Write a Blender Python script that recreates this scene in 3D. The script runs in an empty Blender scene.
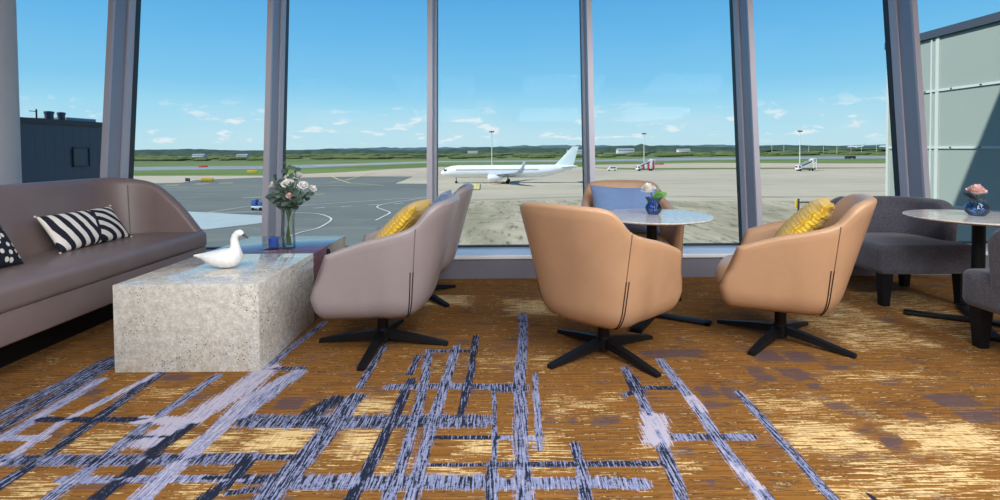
import bpy, bmesh, math, random
import numpy as np
from mathutils import Vector, Matrix, noise as mnoise
random.seed(7); rng = np.random.default_rng(7)
SC = bpy.context.scene
COL = SC.collection
PI = math.pi

# ------------------------------------------------------------------ helpers
def lin(c):
    c = c / 255.0
    return c / 12.92 if c <= 0.04045 else ((c + 0.055) / 1.055) ** 2.4
def rgb(r, g, b): return (lin(r), lin(g), lin(b), 1.0)

class MB:
    """collects shapes and links them as ONE mesh object"""
    def __init__(s): s.v = []; s.f = []; s.m = []
    def add(s, vs, fs, mi=0):
        b = len(s.v); s.v += [tuple(v) for v in vs]
        s.f += [tuple(b + i for i in f) for f in fs]; s.m += [mi] * len(fs)
        return s
    def box(s, x0, x1, y0, y1, z0, z1, mi=0, M=None):
        vs = [Vector((x, y, z)) for z in (z0, z1) for x, y in ((x0, y0), (x1, y0), (x1, y1), (x0, y1))]
        if M is not None: vs = [M @ v for v in vs]
        return s.add(vs, [(3, 2, 1, 0), (4, 5, 6, 7), (0, 1, 5, 4), (1, 2, 6, 5), (2, 3, 7, 6), (3, 0, 4, 7)], mi)
    def rbox(s, x0, x1, y0, y1, z0, z1, r=.01, seg=3, mi=0, M=None):
        bm = bmesh.new()
        bmesh.ops.create_cube(bm, size=1)
        for v in bm.verts:
            v.co = Vector(((x0 + x1) / 2 + v.co.x * (x1 - x0), (y0 + y1) / 2 + v.co.y * (y1 - y0), (z0 + z1) / 2 + v.co.z * (z1 - z0)))
        bmesh.ops.bevel(bm, geom=bm.edges[:], offset=r, segments=seg, profile=.5, affect='EDGES')
        return s.frombm(bm, mi, M)
    def frombm(s, bm, mi=0, M=None):
        bm.verts.index_update()
        vs = [(M @ v.co) if M is not None else v.co.copy() for v in bm.verts]
        fs = [[v.index for v in f.verts] for f in bm.faces]
        bm.free()
        return s.add(vs, fs, mi)
    def loft(s, rings, closed=True, cap0=True, cap1=True, mi=0):
        n = len(rings[0]); vs = [p for r in rings for p in r]; fs = []
        for i in range(len(rings) - 1):
            for j in range(n if closed else n - 1):
                k = (j + 1) % n
                fs.append((i * n + j, i * n + k, (i + 1) * n + k, (i + 1) * n + j))
        if closed and cap0: fs.append(tuple(range(n - 1, -1, -1)))
        if closed and cap1: fs.append(tuple((len(rings) - 1) * n + j for j in range(n)))
        return s.add(vs, fs, mi)
    def tube(s, pts, r, n=8, mi=0, cap=True):
        pts = [Vector(p) for p in pts]; rs = r if isinstance(r, (list, tuple)) else [r] * len(pts)
        rings = []; u = None
        for i, p in enumerate(pts):
            t = (pts[min(i + 1, len(pts) - 1)] - pts[max(i - 1, 0)]).normalized()
            if u is None:
                u = t.orthogonal().normalized()
            u = (u - t * u.dot(t)).normalized(); w = t.cross(u)
            rings.append([p + (u * math.cos(a) + w * math.sin(a)) * rs[i] for a in [2 * PI * k / n for k in range(n)]])
        return s.loft(rings, True, cap, cap, mi)
    def lathe(s, prof, n=32, c=(0, 0, 0), mi=0, cap0=False, cap1=False):
        rings = [[(c[0] + r * math.cos(2 * PI * k / n), c[1] + r * math.sin(2 * PI * k / n), c[2] + z) for k in range(n)] for r, z in prof]
        return s.loft(rings, True, cap0, cap1, mi)
    def ell(s, c, r, n=12, m=8, mi=0, M=None):
        rings = []
        for i in range(m + 1):
            a = -PI / 2 + PI * i / m; cr = max(math.cos(a), .02)
            ring = []
            for k in range(n):
                p = Vector((r[0] * cr * math.cos(2 * PI * k / n), r[1] * cr * math.sin(2 * PI * k / n), r[2] * math.sin(a)))
                if M is not None: p = M @ p
                ring.append(Vector(c) + p)
            rings.append(ring)
        return s.loft(rings, True, True, True, mi)
    def build(s, name, mats, parent=None, loc=(0, 0, 0), rot=0.0, smooth=35, fix=True):
        me = bpy.data.meshes.new(name)
        me.from_pydata([tuple(v) for v in s.v], [], s.f)
        if not isinstance(mats, (list, tuple)): mats = [mats]
        for m in mats: me.materials.append(m)
        me.polygons.foreach_set('material_index', s.m)
        if fix:
            bm = bmesh.new(); bm.from_mesh(me)
            bmesh.ops.recalc_face_normals(bm, faces=bm.faces[:])
            bm.to_mesh(me); bm.free()
        if smooth:
            me.polygons.foreach_set('use_smooth', [True] * len(me.polygons))
            me.set_sharp_from_angle(angle=math.radians(smooth))
        me.update()
        o = bpy.data.objects.new(name, me); COL.objects.link(o)
        o.location = loc; o.rotation_euler = (0, 0, rot)
        if parent is not None: o.parent = parent
        return o

def tag(o, label=None, cat=None, group=None, kind=None):
    if label: o['label'] = label
    if cat: o['category'] = cat
    if group: o['group'] = group
    if kind: o['kind'] = kind
    return o
def struct(o): o['kind'] = 'structure'; return o
def empty(name, loc=(0, 0, 0), rot=0.0):
    o = bpy.data.objects.new(name, None); COL.objects.link(o)
    o.location = loc; o.rotation_euler = (0, 0, rot); o.empty_display_size = .1
    return o
def kids(o): return [c for c in bpy.data.objects if c.parent == o]
def copy_tree(o, parent=None, skip=None):
    c = o.copy(); COL.objects.link(c); c.parent = parent
    for ch in kids(o):
        if not (skip and ch.name.startswith(skip)): copy_tree(ch, c, skip)
    return c

# ------------------------------------------------------------------ materials
def newmat(name):
    m = bpy.data.materials.new(name); m.use_nodes = True
    nt = m.node_tree; return m, nt, nt.nodes['Principled BSDF']
def N(nt, typ, **kw):
    n = nt.nodes.new(typ)
    for k, v in kw.items():
        if k.startswith('i_'):
            key = k[2:]; key = int(key) if key.isdigit() else key
            n.inputs[key].default_value = v
        else: setattr(n, k, v)
    return n
def lk(nt, a, b): nt.links.new(a, b)
def math_n(nt, op, a, b=None, c=None, clamp=False):
    n = nt.nodes.new('ShaderNodeMath'); n.operation = op; n.use_clamp = clamp
    for i, x in enumerate((a, b, c)):
        if x is None: continue
        if isinstance(x, (int, float)): n.inputs[i].default_value = x
        else: nt.links.new(x, n.inputs[i])
    return n.outputs[0]
def mixc(nt, fac, a, b):
    n = nt.nodes.new('ShaderNodeMix'); n.data_type = 'RGBA'
    for sock, x in ((n.inputs[0], fac), (n.inputs[6], a), (n.inputs[7], b)):
        if isinstance(x, (int, float)): sock.default_value = x
        elif isinstance(x, tuple): sock.default_value = x
        else: nt.links.new(x, sock)
    return n.outputs[2]
def ss(nt, x, lo, hi):
    n = nt.nodes.new('ShaderNodeMapRange'); n.interpolation_type = 'SMOOTHSTEP'
    n.inputs['From Min'].default_value = lo; n.inputs['From Max'].default_value = hi
    nt.links.new(x, n.inputs['Value']); return n.outputs[0]
def coords(nt, kind='Object', scale=(1, 1, 1), loc=(0, 0, 0), rot=(0, 0, 0)):
    tc = nt.nodes.new('ShaderNodeTexCoord'); mp = nt.nodes.new('ShaderNodeMapping')
    mp.inputs['Scale'].default_value = scale; mp.inputs['Location'].default_value = loc; mp.inputs['Rotation'].default_value = rot
    nt.links.new(tc.outputs[kind], mp.inputs[0]); return mp.outputs[0]
def noise(nt, vec, scale, detail=3, rough=.55, dim='3D'):
    n = nt.nodes.new('ShaderNodeTexNoise'); n.noise_dimensions = dim
    n.inputs['Scale'].default_value = scale; n.inputs['Detail'].default_value = detail; n.inputs['Roughness'].default_value = rough
    nt.links.new(vec, n.inputs['Vector']); return n.outputs['Fac']
def bump(nt, b, h, strength=.2, dist=.01):
    n = nt.nodes.new('ShaderNodeBump'); n.inputs['Strength'].default_value = strength; n.inputs['Distance'].default_value = dist
    nt.links.new(h, n.inputs['Height']); nt.links.new(n.outputs[0], b.inputs['Normal'])
def simple(name, col, rough=.5, spec=.5, metal=0., var=0., vscale=6, bstr=0., bscale=80, coat=0., stretch=(1, 1, 1)):
    m, nt, b = newmat(name)
    b.inputs['Base Color'].default_value = col; b.inputs['Roughness'].default_value = rough
    b.inputs['Specular IOR Level'].default_value = spec; b.inputs['Metallic'].default_value = metal
    b.inputs['Coat Weight'].default_value = coat; b.inputs['Coat Roughness'].default_value = .15
    if var:
        f = noise(nt, coords(nt, scale=stretch), vscale, 4)
        d = tuple(x * (1 - var) for x in col[:3]) + (1,); l = tuple(min(1, x * (1 + var)) for x in col[:3]) + (1,)
        lk(nt, mixc(nt, ss(nt, f, .3, .7), d, l), b.inputs['Base Color'])
    if bstr:
        bump(nt, b, noise(nt, coords(nt, scale=stretch), bscale, 3), bstr, .004)
    return m

MT = {}
def leather(name, col, rough=.42, bs=.12):
    m, nt, b = newmat(name)
    f = noise(nt, coords(nt), 3.5, 4)
    d = tuple(x * .93 for x in col[:3]) + (1,); l = tuple(x * 1.06 for x in col[:3]) + (1,)
    lk(nt, mixc(nt, ss(nt, f, .3, .7), d, l), b.inputs['Base Color'])
    b.inputs['Roughness'].default_value = rough; b.inputs['Specular IOR Level'].default_value = .45
    bump(nt, b, noise(nt, coords(nt), 260, 3), bs, .002)
    return m
MT['mauve'] = leather('mauve_leather', rgb(153, 142, 141), .34)
MT['tan'] = leather('tan_leather', rgb(187, 147, 113), .33)
MT['sofa'] = leather('taupe_leather', rgb(125, 109, 106), .36)
MT['black'] = simple('black_metal', rgb(13, 14, 17), .5, .3, bstr=.05, bscale=400)
MT['seam'] = simple('seam_thread', rgb(110, 84, 66), .7)
MT['seam_mauve'] = simple('mauve_seam_thread', rgb(104, 90, 88), .7)
MT['zip'] = simple('dark_zip', rgb(30, 22, 20), .6)
MT['darkwood'] = simple('black_stained_wood', rgb(12, 13, 18), .5, .3, var=.2, vscale=20)
MT['white'] = simple('white_ceramic', rgb(246, 246, 244), .25, coat=.3)
MT['beak'] = simple('dark_beak', rgb(70, 66, 60), .4)

def marble(name, base, blotch, speck, sc=1.0, rough=.16):
    m, nt, b = newmat(name)
    co = coords(nt, scale=(sc, sc, sc))
    f1 = noise(nt, co, 26, 5, .75); f2 = noise(nt, co, 34, 4, .7); f3 = noise(nt, co, 2.2, 3)
    c = mixc(nt, ss(nt, f1, .34, .64), base, blotch)
    c = mixc(nt, math_n(nt, 'MULTIPLY', ss(nt, f3, .5, .72), .22), c, tuple(x * .72 for x in blotch[:3]) + (1,))
    gr = noise(nt, co, 90, 2, .6)
    c = mixc(nt, math_n(nt, 'MULTIPLY', ss(nt, gr, .5, .75), .6), c, tuple(min(1, x * 1.35) for x in base[:3]) + (1,))
    vo = N(nt, 'ShaderNodeTexVoronoi', feature='F1'); vo.inputs['Scale'].default_value = 84; lk(nt, co, vo.inputs['Vector'])
    cl = ss(nt, noise(nt, co, 5, 3), .44, .60)
    sp = math_n(nt, 'MULTIPLY', math_n(nt, 'LESS_THAN', vo.outputs['Distance'], .27), cl)
    sp = math_n(nt, 'MULTIPLY', sp, ss(nt, f2, .42, .55))
    c = mixc(nt, sp, c, speck)
    big = math_n(nt, 'MULTIPLY', ss(nt, noise(nt, co, 6.5, 5, .7), .70, .76), .9)
    c = mixc(nt, big, c, tuple(x * 1.8 for x in speck[:3]) + (1,))
    lk(nt, c, b.inputs['Base Color'])
    b.inputs['Roughness'].default_value = rough; b.inputs['Specular IOR Level'].default_value = .9
    return m
MT['marble'] = marble('travertine_stone', rgb(216, 212, 202), rgb(184, 179, 168), rgb(62, 58, 54), rough=.06)
MT['tablestone'] = marble('pale_table_stone', rgb(222, 214, 204), rgb(196, 184, 172), rgb(140, 120, 105), 1.6, .1)

def wood_mat():
    m, nt, b = newmat('dark_walnut_veneer')
    co = coords(nt, scale=(3, 3, 26))
    f = noise(nt, co, 3, 5, .6)
    lk(nt, mixc(nt, ss(nt, f, .3, .7), rgb(92, 64, 72), rgb(122, 88, 94)), b.inputs['Base Color'])
    b.inputs['Roughness'].default_value = .2; b.inputs['Coat Weight'].default_value = .5; b.inputs['Coat Roughness'].default_value = .08
    return m
MT['walnut'] = wood_mat()

def fabric(name, c1, c2, sc=160, bs=.4, stretch=(1, 1, 1)):
    m, nt, b = newmat(name)
    co = coords(nt, scale=stretch)
    f = noise(nt, co, sc, 2, .7); g = noise(nt, co, 9, 3)
    c = mixc(nt, ss(nt, f, .3, .7), c1, c2)
    c = mixc(nt, math_n(nt, 'MULTIPLY', ss(nt, g, .35, .7), .25), c, tuple(x * .7 for x in c1[:3]) + (1,))
    lk(nt, c, b.inputs['Base Color']); b.inputs['Roughness'].default_value = .9
    b.inputs['Sheen Weight'].default_value = .3; b.inputs['Specular IOR Level'].default_value = .2
    bump(nt, b, f, bs, .003); return m
MT['greyfab'] = fabric('charcoal_grey_upholstery', rgb(56, 55, 64), rgb(94, 92, 102))
MT['bluefab'] = fabric('blue_cushion_cloth', rgb(104, 130, 172), rgb(124, 150, 192), 220, .3)

def yellow_mat():
    m, nt, b = newmat('ribbed_mustard_knit')
    co = coords(nt)
    w = N(nt, 'ShaderNodeTexWave', wave_type='BANDS', bands_direction='X'); w.inputs['Scale'].default_value = 26
    w.inputs['Distortion'].default_value = 1.2; w.inputs['Detail'].default_value = 2; lk(nt, co, w.inputs['Vector'])
    w2 = N(nt, 'ShaderNodeTexWave', wave_type='BANDS', bands_direction='Y'); w2.inputs['Scale'].default_value = 14
    w2.inputs['Distortion'].default_value = 2; lk(nt, co, w2.inputs['Vector'])
    h = math_n(nt, 'MULTIPLY', w.outputs['Fac'], math_n(nt, 'MULTIPLY_ADD', w2.outputs['Fac'], .5, .5))
    lk(nt, mixc(nt, h, rgb(196, 150, 24), rgb(240, 200, 60)), b.inputs['Base Color'])
    b.inputs['Roughness'].default_value = .8; b.inputs['Sheen Weight'].default_value = .3
    bump(nt, b, h, .7, .008); return m
MT['yellow'] = yellow_mat()

def stripe_mat():
    m, nt, b = newmat('navy_white_striped_cloth')
    tc = N(nt, 'ShaderNodeTexCoord'); sx = N(nt, 'ShaderNodeSeparateXYZ'); lk(nt, tc.outputs['Object'], sx.inputs[0])
    x, y = sx.outputs[0], sx.outputs[1]
    wob = noise(nt, tc.outputs['Object'], 9, 2)
    wob = math_n(nt, 'MULTIPLY', math_n(nt, 'SUBTRACT', wob, .5), .02)
    ay = math_n(nt, 'ADD', math_n(nt, 'MULTIPLY', math_n(nt, 'POWER', math_n(nt, 'ADD', y, .16), 2), -.55), math_n(nt, 'MULTIPLY', y, .42))
    left = math_n(nt, 'ADD', math_n(nt, 'ADD', x, ay), wob)
    sl = math_n(nt, 'SINE', math_n(nt, 'MULTIPLY_ADD', left, 2 * PI / .078, 1.6))
    dx = math_n(nt, 'SUBTRACT', x, -.02); dy = math_n(nt, 'SUBTRACT', y, -.22)
    rr = math_n(nt, 'SQRT', math_n(nt, 'ADD', math_n(nt, 'MULTIPLY', dx, dx), math_n(nt, 'MULTIPLY', dy, dy)))
    sr = math_n(nt, 'SINE', math_n(nt, 'MULTIPLY_ADD', math_n(nt, 'ADD', rr, wob), 2 * PI / .072, .5))
    side = math_n(nt, 'GREATER_THAN', math_n(nt, 'ADD', x, math_n(nt, 'MULTIPLY', y, -.35)), .03)
    s = math_n(nt, 'ADD', math_n(nt, 'MULTIPLY', sr, side), math_n(nt, 'MULTIPLY', sl, math_n(nt, 'SUBTRACT', 1.0, side)))
    edge = math_n(nt, 'LESS_THAN', math_n(nt, 'ABSOLUTE', math_n(nt, 'SUBTRACT', math_n(nt, 'ADD', x, math_n(nt, 'MULTIPLY', y, -.35)), .03)), .012)
    mk = math_n(nt, 'MULTIPLY', ss(nt, s, -.12, .12), math_n(nt, 'SUBTRACT', 1.0, edge))
    lk(nt, mixc(nt, mk, rgb(24, 26, 40), rgb(236, 230, 220)), b.inputs['Base Color'])
    b.inputs['Roughness'].default_value = .9; bump(nt, b, noise(nt, tc.outputs['Object'], 300, 2), .3, .002); return m
MT['stripe'] = stripe_mat()
def dot_mat():
    m, nt, b = newmat('navy_cloth_with_white_dots')
    co = coords(nt)
    v = N(nt, 'ShaderNodeTexVoronoi', feature='F1'); v.voronoi_dimensions = '2D'; v.inputs['Scale'].default_value = 21; v.inputs['Randomness'].default_value = .5
    lk(nt, co, v.inputs['Vector'])
    lk(nt, mixc(nt, ss(nt, v.outputs['Distance'], .25, .31), rgb(236, 230, 220), rgb(22, 24, 38)), b.inputs['Base Color'])
    b.inputs['Roughness'].default_value = .9; return m
MT['dots'] = dot_mat()

def glass_mat(name, tint=(1, 1, 1, 1), ior=1.45, refl=1.0, rough=0.0):
    m = bpy.data.materials.new(name); m.use_nodes = True; nt = m.node_tree; nt.nodes.clear()
    out = N(nt, 'ShaderNodeOutputMaterial'); tr = N(nt, 'ShaderNodeBsdfTransparent'); tr.inputs[0].default_value = tint
    gl = N(nt, 'ShaderNodeBsdfGlossy'); gl.inputs['Roughness'].default_value = rough
    fr = N(nt, 'ShaderNodeFresnel'); fr.inputs[0].default_value = ior
    mx = N(nt, 'ShaderNodeMixShader'); lk(nt, math_n(nt, 'MULTIPLY', fr.outputs[0], refl), mx.inputs[0])
    lk(nt, tr.outputs[0], mx.inputs[1]); lk(nt, gl.outputs[0], mx.inputs[2]); lk(nt, mx.outputs[0], out.inputs[0]); return m
MT['pane'] = glass_mat('window_glass', (.97, .985, .985, 1), 1.35, .06)
MT['clear'] = glass_mat('clear_vase_glass', (.98, .99, .985, 1), 1.45, .5)
MT['blueglass'] = glass_mat('blue_vase_glass', (.50, .66, .88, 1), 1.5, .8)
MT['blueglass2'] = glass_mat('light_blue_vase_glass', (.62, .76, .92, 1), 1.5, .8)
MT['bluewax'] = simple('cobalt_candle_glass', rgb(28, 84, 186), .25, coat=.5)
MT['stem'] = simple('green_stem', rgb(70, 92, 52), .6)
MT['leafdark'] = simple('grey_green_leaf', rgb(74, 94, 82), .6, var=.25, vscale=30)
MT['leaf'] = simple('fresh_green_leaf', rgb(86, 138, 52), .5, var=.2, vscale=30)
MT['leafblack'] = simple('very_dark_leaf', rgb(24, 30, 30), .5)
MT['petalw'] = simple('white_petal', rgb(246, 242, 236), .6, var=.05, vscale=40)
MT['petalp'] = simple('pink_petal', rgb(244, 206, 198), .6, var=.1, vscale=40)

MT['alu'] = simple('lilac_grey_anodised_aluminium', rgb(142, 143, 158), .38, .5, metal=.3, bstr=.03, bscale=300)
MT['alupale'] = simple('pale_anodised_aluminium', rgb(182, 178, 188), .4, .5, metal=.2)
MT['gasket'] = simple('black_window_gasket', rgb(22, 30, 42), .5)
MT['ledge'] = simple('polished_sill_ledge', rgb(222, 223, 226), .25, .5, coat=.3)
MT['sillwall'] = simple('grey_sill_panel', rgb(112, 110, 120), .5, var=.03, vscale=3)
MT['wall'] = simple('off_white_plaster', rgb(150, 148, 146), .85, bstr=.05)
MT['ceiling'] = simple('white_ceiling_plaster', rgb(170, 170, 168), .9)
MT['colwhite'] = simple('pale_column_paint', rgb(176, 180, 188), .6)
MT['lampglow'] = None
LAMP_W = 50
DEPTH_BANDS = [([(-2.113, 2.076), (-2.1, 2.147), (-2.074, 2.53), (-2.066, 2.737)], 0.048, 0.35), ([(-2.003, 1.966), (-2.008, 2.052), (-2.004, 2.331), (-2.022, 2.672)], 0.032, 0.3), ([(-1.935, 1.899), (-1.927, 2.051), (-1.94, 2.483)], 0.028, 0.6), ([(-1.777, 1.811), (-1.796, 2.095), (-1.706, 2.546)], 0.021, 0.75), ([(-1.665, 1.695), (-1.653, 1.851), (-1.672, 2.108), (-1.683, 2.326), (-1.698, 2.557)], 0.028, 0.25), ([(-1.442, 1.628), (-1.436, 1.761), (-1.433, 2.089), (-1.414, 2.256), (-1.394, 2.518)], 0.027, 0.45), ([(-1.29, 1.617), (-1.271, 1.77), (-1.275, 1.909), (-1.255, 2.063)], 0.031, 0.12), ([(-1.344, 1.957), (-1.278, 2.102), (-1.226, 2.299), (-1.194, 2.438), (-1.184, 2.607)], 0.06, 0.85), ([(-1.188, 2.583), (-1.173, 2.857), (-1.13, 3.306)], 0.023, 0.45), ([(-1.146, 1.615), (-1.142, 1.815), (-1.125, 2.01), (-1.126, 2.298), (-1.017, 2.545)], 0.038, 0.7), ([(-0.939, 1.613), (-0.91, 1.722), (-0.904, 1.835)], 0.03, 0.15), ([(-1.092, 2.14), (-1.053, 2.334), (-1.007, 2.545)], 0.04, 0.6), ([(-0.749, 1.611), (-0.715, 1.809), (-0.68, 2.003), (-0.669, 2.218), (-0.646, 2.29)], 0.045, 0.38), ([(-0.658, 2.387), (-0.661, 2.504), (-0.662, 2.905)], 0.02, 0.35), ([(-0.799, 2.135), (-0.735, 2.263)], 0.045, 0.2), ([(-0.48, 1.607), (-0.456, 1.836), (-0.448, 2.09), (-0.433, 2.456)], 0.024, 0.22), ([(-0.45, 2.523), (-0.445, 2.745)], 0.02, 0.3), ([(-0.36, 1.606), (-0.351, 1.846), (-0.354, 2.088), (-0.366, 2.455), (-0.398, 2.827)], 0.022, 0.42), ([(-0.291, 1.605), (-0.283, 1.803), (-0.28, 2.049), (-0.263, 2.475), (-0.249, 2.882)], 0.024, 0.45), ([(-0.17, 2.134), (-0.162, 2.329), (-0.151, 2.54), (-0.149, 3.035)], 0.018, 0.25), ([(-0.024, 1.602), (-0.035, 2.327)], 0.01, 0.4), ([(-0.04, 1.602), (-0.04, 1.794)], 0.015, 0.3), ([(0.067, 1.601), (0.071, 1.937), (0.089, 2.502), (0.121, 2.889), (0.145, 3.436)], 0.028, 0.45), ([(0.138, 1.877), (0.148, 2.162), (0.163, 2.512)], 0.015, 0.5), ([(0.261, 1.599), (0.272, 1.751), (0.27, 1.901)], 0.021, 0.35), ([(0.56, 1.595), (0.579, 1.747), (0.587, 1.884), (0.607, 2.036), (0.613, 2.278), (0.617, 2.573)], 0.023, 0.4), ([(0.583, 1.93), (0.615, 2.09)], 0.05, 0.95), ([(0.609, 2.316), (0.623, 2.459)], 0.031, 0.2), ([(0.827, 1.592), (0.813, 1.68), (0.809, 1.862), (0.821, 2.055), (0.83, 2.265), (0.824, 2.489), (0.821, 2.668)], 0.024, 0.5), ([(0.83, 2.151), (0.83, 2.265)], 0.029, 0.9), ([(0.819, 1.66), (0.808, 1.778)], 0.024, 0.85), ([(1.031, 1.59), (1.039, 1.786), (1.043, 1.923), (1.052, 2.052), (1.058, 2.19), (1.061, 2.309)], 0.02, 0.4), ([(1.154, 1.588), (1.159, 1.616)], 0.007, 0.1)]
CROSS_BANDS = [([(-1.926, 2.116), (-1.467, 2.109)], 0.022, 0.15), ([(-1.485, 2.106), (-1.265, 2.094)], 0.033, 0.97), ([(-1.8, 1.835), (-1.366, 1.829), (-0.904, 1.835)], 0.034, 0.35), ([(-1.938, 1.979), (-1.762, 1.977)], 0.02, 0.7), ([(-1.444, 1.979), (-1.273, 1.977)], 0.017, 0.2), ([(-1.486, 1.719), (-0.849, 1.721)], 0.02, 0.55), ([(-1.084, 1.719), (-0.852, 1.727)], 0.015, 0.1), ([(-1.035, 2.091), (-0.697, 2.078), (-0.292, 2.08), (-0.089, 2.077)], 0.052, 0.35), ([(-0.907, 1.841), (-0.726, 1.839)], 0.018, 0.3), ([(-0.672, 1.698), (-0.34, 1.694), (-0.035, 1.69)], 0.039, 0.42), ([(-0.257, 1.959), (-0.008, 1.955)], 0.014, 0.2), ([(-0.252, 1.786), (-0.008, 1.783)], 0.011, 0.3), ([(-0.519, 2.385), (-0.231, 2.39), (-0.008, 2.376)], 0.029, 0.4), ([(-0.39, 2.812), (-0.161, 2.808)], 0.02, 0.3), ([(-1.244, 2.596), (-1.01, 2.603)], 0.023, 0.3), ([(-0.017, 2.366), (0.084, 2.364)], 0.043, 0.3), ([(0.679, 2.354), (0.793, 2.352)], 0.019, 0.2), ([(-0.008, 1.952), (0.151, 1.949)], 0.016, 0.6), ([(0.657, 1.949), (0.948, 1.945)], 0.022, 0.4), ([(-0.008, 1.785), (0.549, 1.784)], 0.017, 0.3), ([(-0.008, 1.68), (0.321, 1.686), (0.46, 1.674)], 0.029, 0.5), ([(-0.844, 1.711), (-0.714, 1.72)], 0.026, 0.3), ([(0.549, 2.289), (0.682, 2.364)], 0.019, 0.3), ([(-0.884, 1.645), (-0.783, 1.664)], 0.014, 0.3)]
PURPLE_PATCHES = [[0.873, 0.972, 2.265, 2.381], [0.982, 1.062, 2.236, 2.349], [0.262, 0.302, 2.041, 2.103], [0.363, 0.483, 2.04, 2.101], [0.174, 0.206, 2.05, 2.104], [1.309, 1.476, 2.634, 2.791], [1.484, 1.64, 2.618, 2.774], [1.202, 1.3, 2.493, 2.586], [1.346, 1.486, 2.458, 2.571], [1.595, 1.733, 2.52, 2.602], [1.196, 1.309, 2.417, 2.493], [1.375, 1.478, 2.414, 2.49], [1.391, 1.469, 2.323, 2.392], [1.849, 2.046, 2.161, 2.276], [1.856, 2.005, 2.033, 2.126], [1.641, 1.722, 2.059, 2.122], [1.359, 1.431, 1.96, 2.01], [1.373, 1.469, 2.151, 2.211], [1.41, 1.502, 1.873, 1.952], [-0.988, -0.857, 2.179, 2.296], [0.74, 1.058, 2.695, 2.803], [0.846, 0.995, 2.168, 2.22], [1.41, 1.464, 1.841, 1.885], [0.663, 0.706, 1.657, 1.692], [-1.661, -1.514, 2.467, 2.534], [-1.913, -1.821, 2.319, 2.399]]
CREAM_AND_SUNLIT_PATCHES = [[-0.943, -0.724, 1.866, 2.044, 1.0], [-0.609, -0.451, 1.831, 2.017, 1.0], [-0.619, -0.46, 2.148, 2.271, 1.0], [-0.22, -0.111, 1.719, 1.774, 1.0], [-0.419, -0.361, 1.721, 1.788, 0.9], [-0.149, -0.008, 1.862, 1.94, 0.9], [0.065, 0.228, 1.726, 2.007, 0.55], [-0.008, 0.098, 1.754, 1.886, 0.6], [-1.593, -1.478, 2.277, 2.374, 0.5], [-1.252, -1.006, 1.851, 2.012, 0.7], [-1.681, -1.412, 1.863, 2.033, 0.5], [-1.642, -1.444, 1.62, 1.721, 0.7], [-1.004, -0.907, 1.613, 1.672, 0.9], [1.497, 1.868, 1.805, 2.051, 0.85], [1.05, 1.386, 1.822, 2.051, 0.8], [1.192, 1.655, 1.589, 1.825, 0.55], [1.042, 1.388, 1.59, 1.662, 0.8], [1.059, 1.525, 2.107, 2.279, 0.5], [0.486, 0.661, 1.748, 1.866, 0.5], [1.52, 1.897, 2.401, 2.509, 0.5], [1.755, 1.99, 2.418, 2.483, 0.7], [-0.61, -0.232, 3.631, 4.138, 0.75], [0.027, 0.374, 3.418, 3.761, 0.75], [1.505, 1.819, 3.932, 4.291, 0.4], [2.613, 3.073, 2.846, 4.087, 0.4], [1.88, 2.437, 2.786, 3.703, 0.45], [-0.317, 0.299, 2.543, 2.756, 0.3], [0.163, 0.502, 2.081, 2.295, 0.4]]  # woven cream pattern; patches nearest the window are sunlight painted into the carpet
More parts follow.
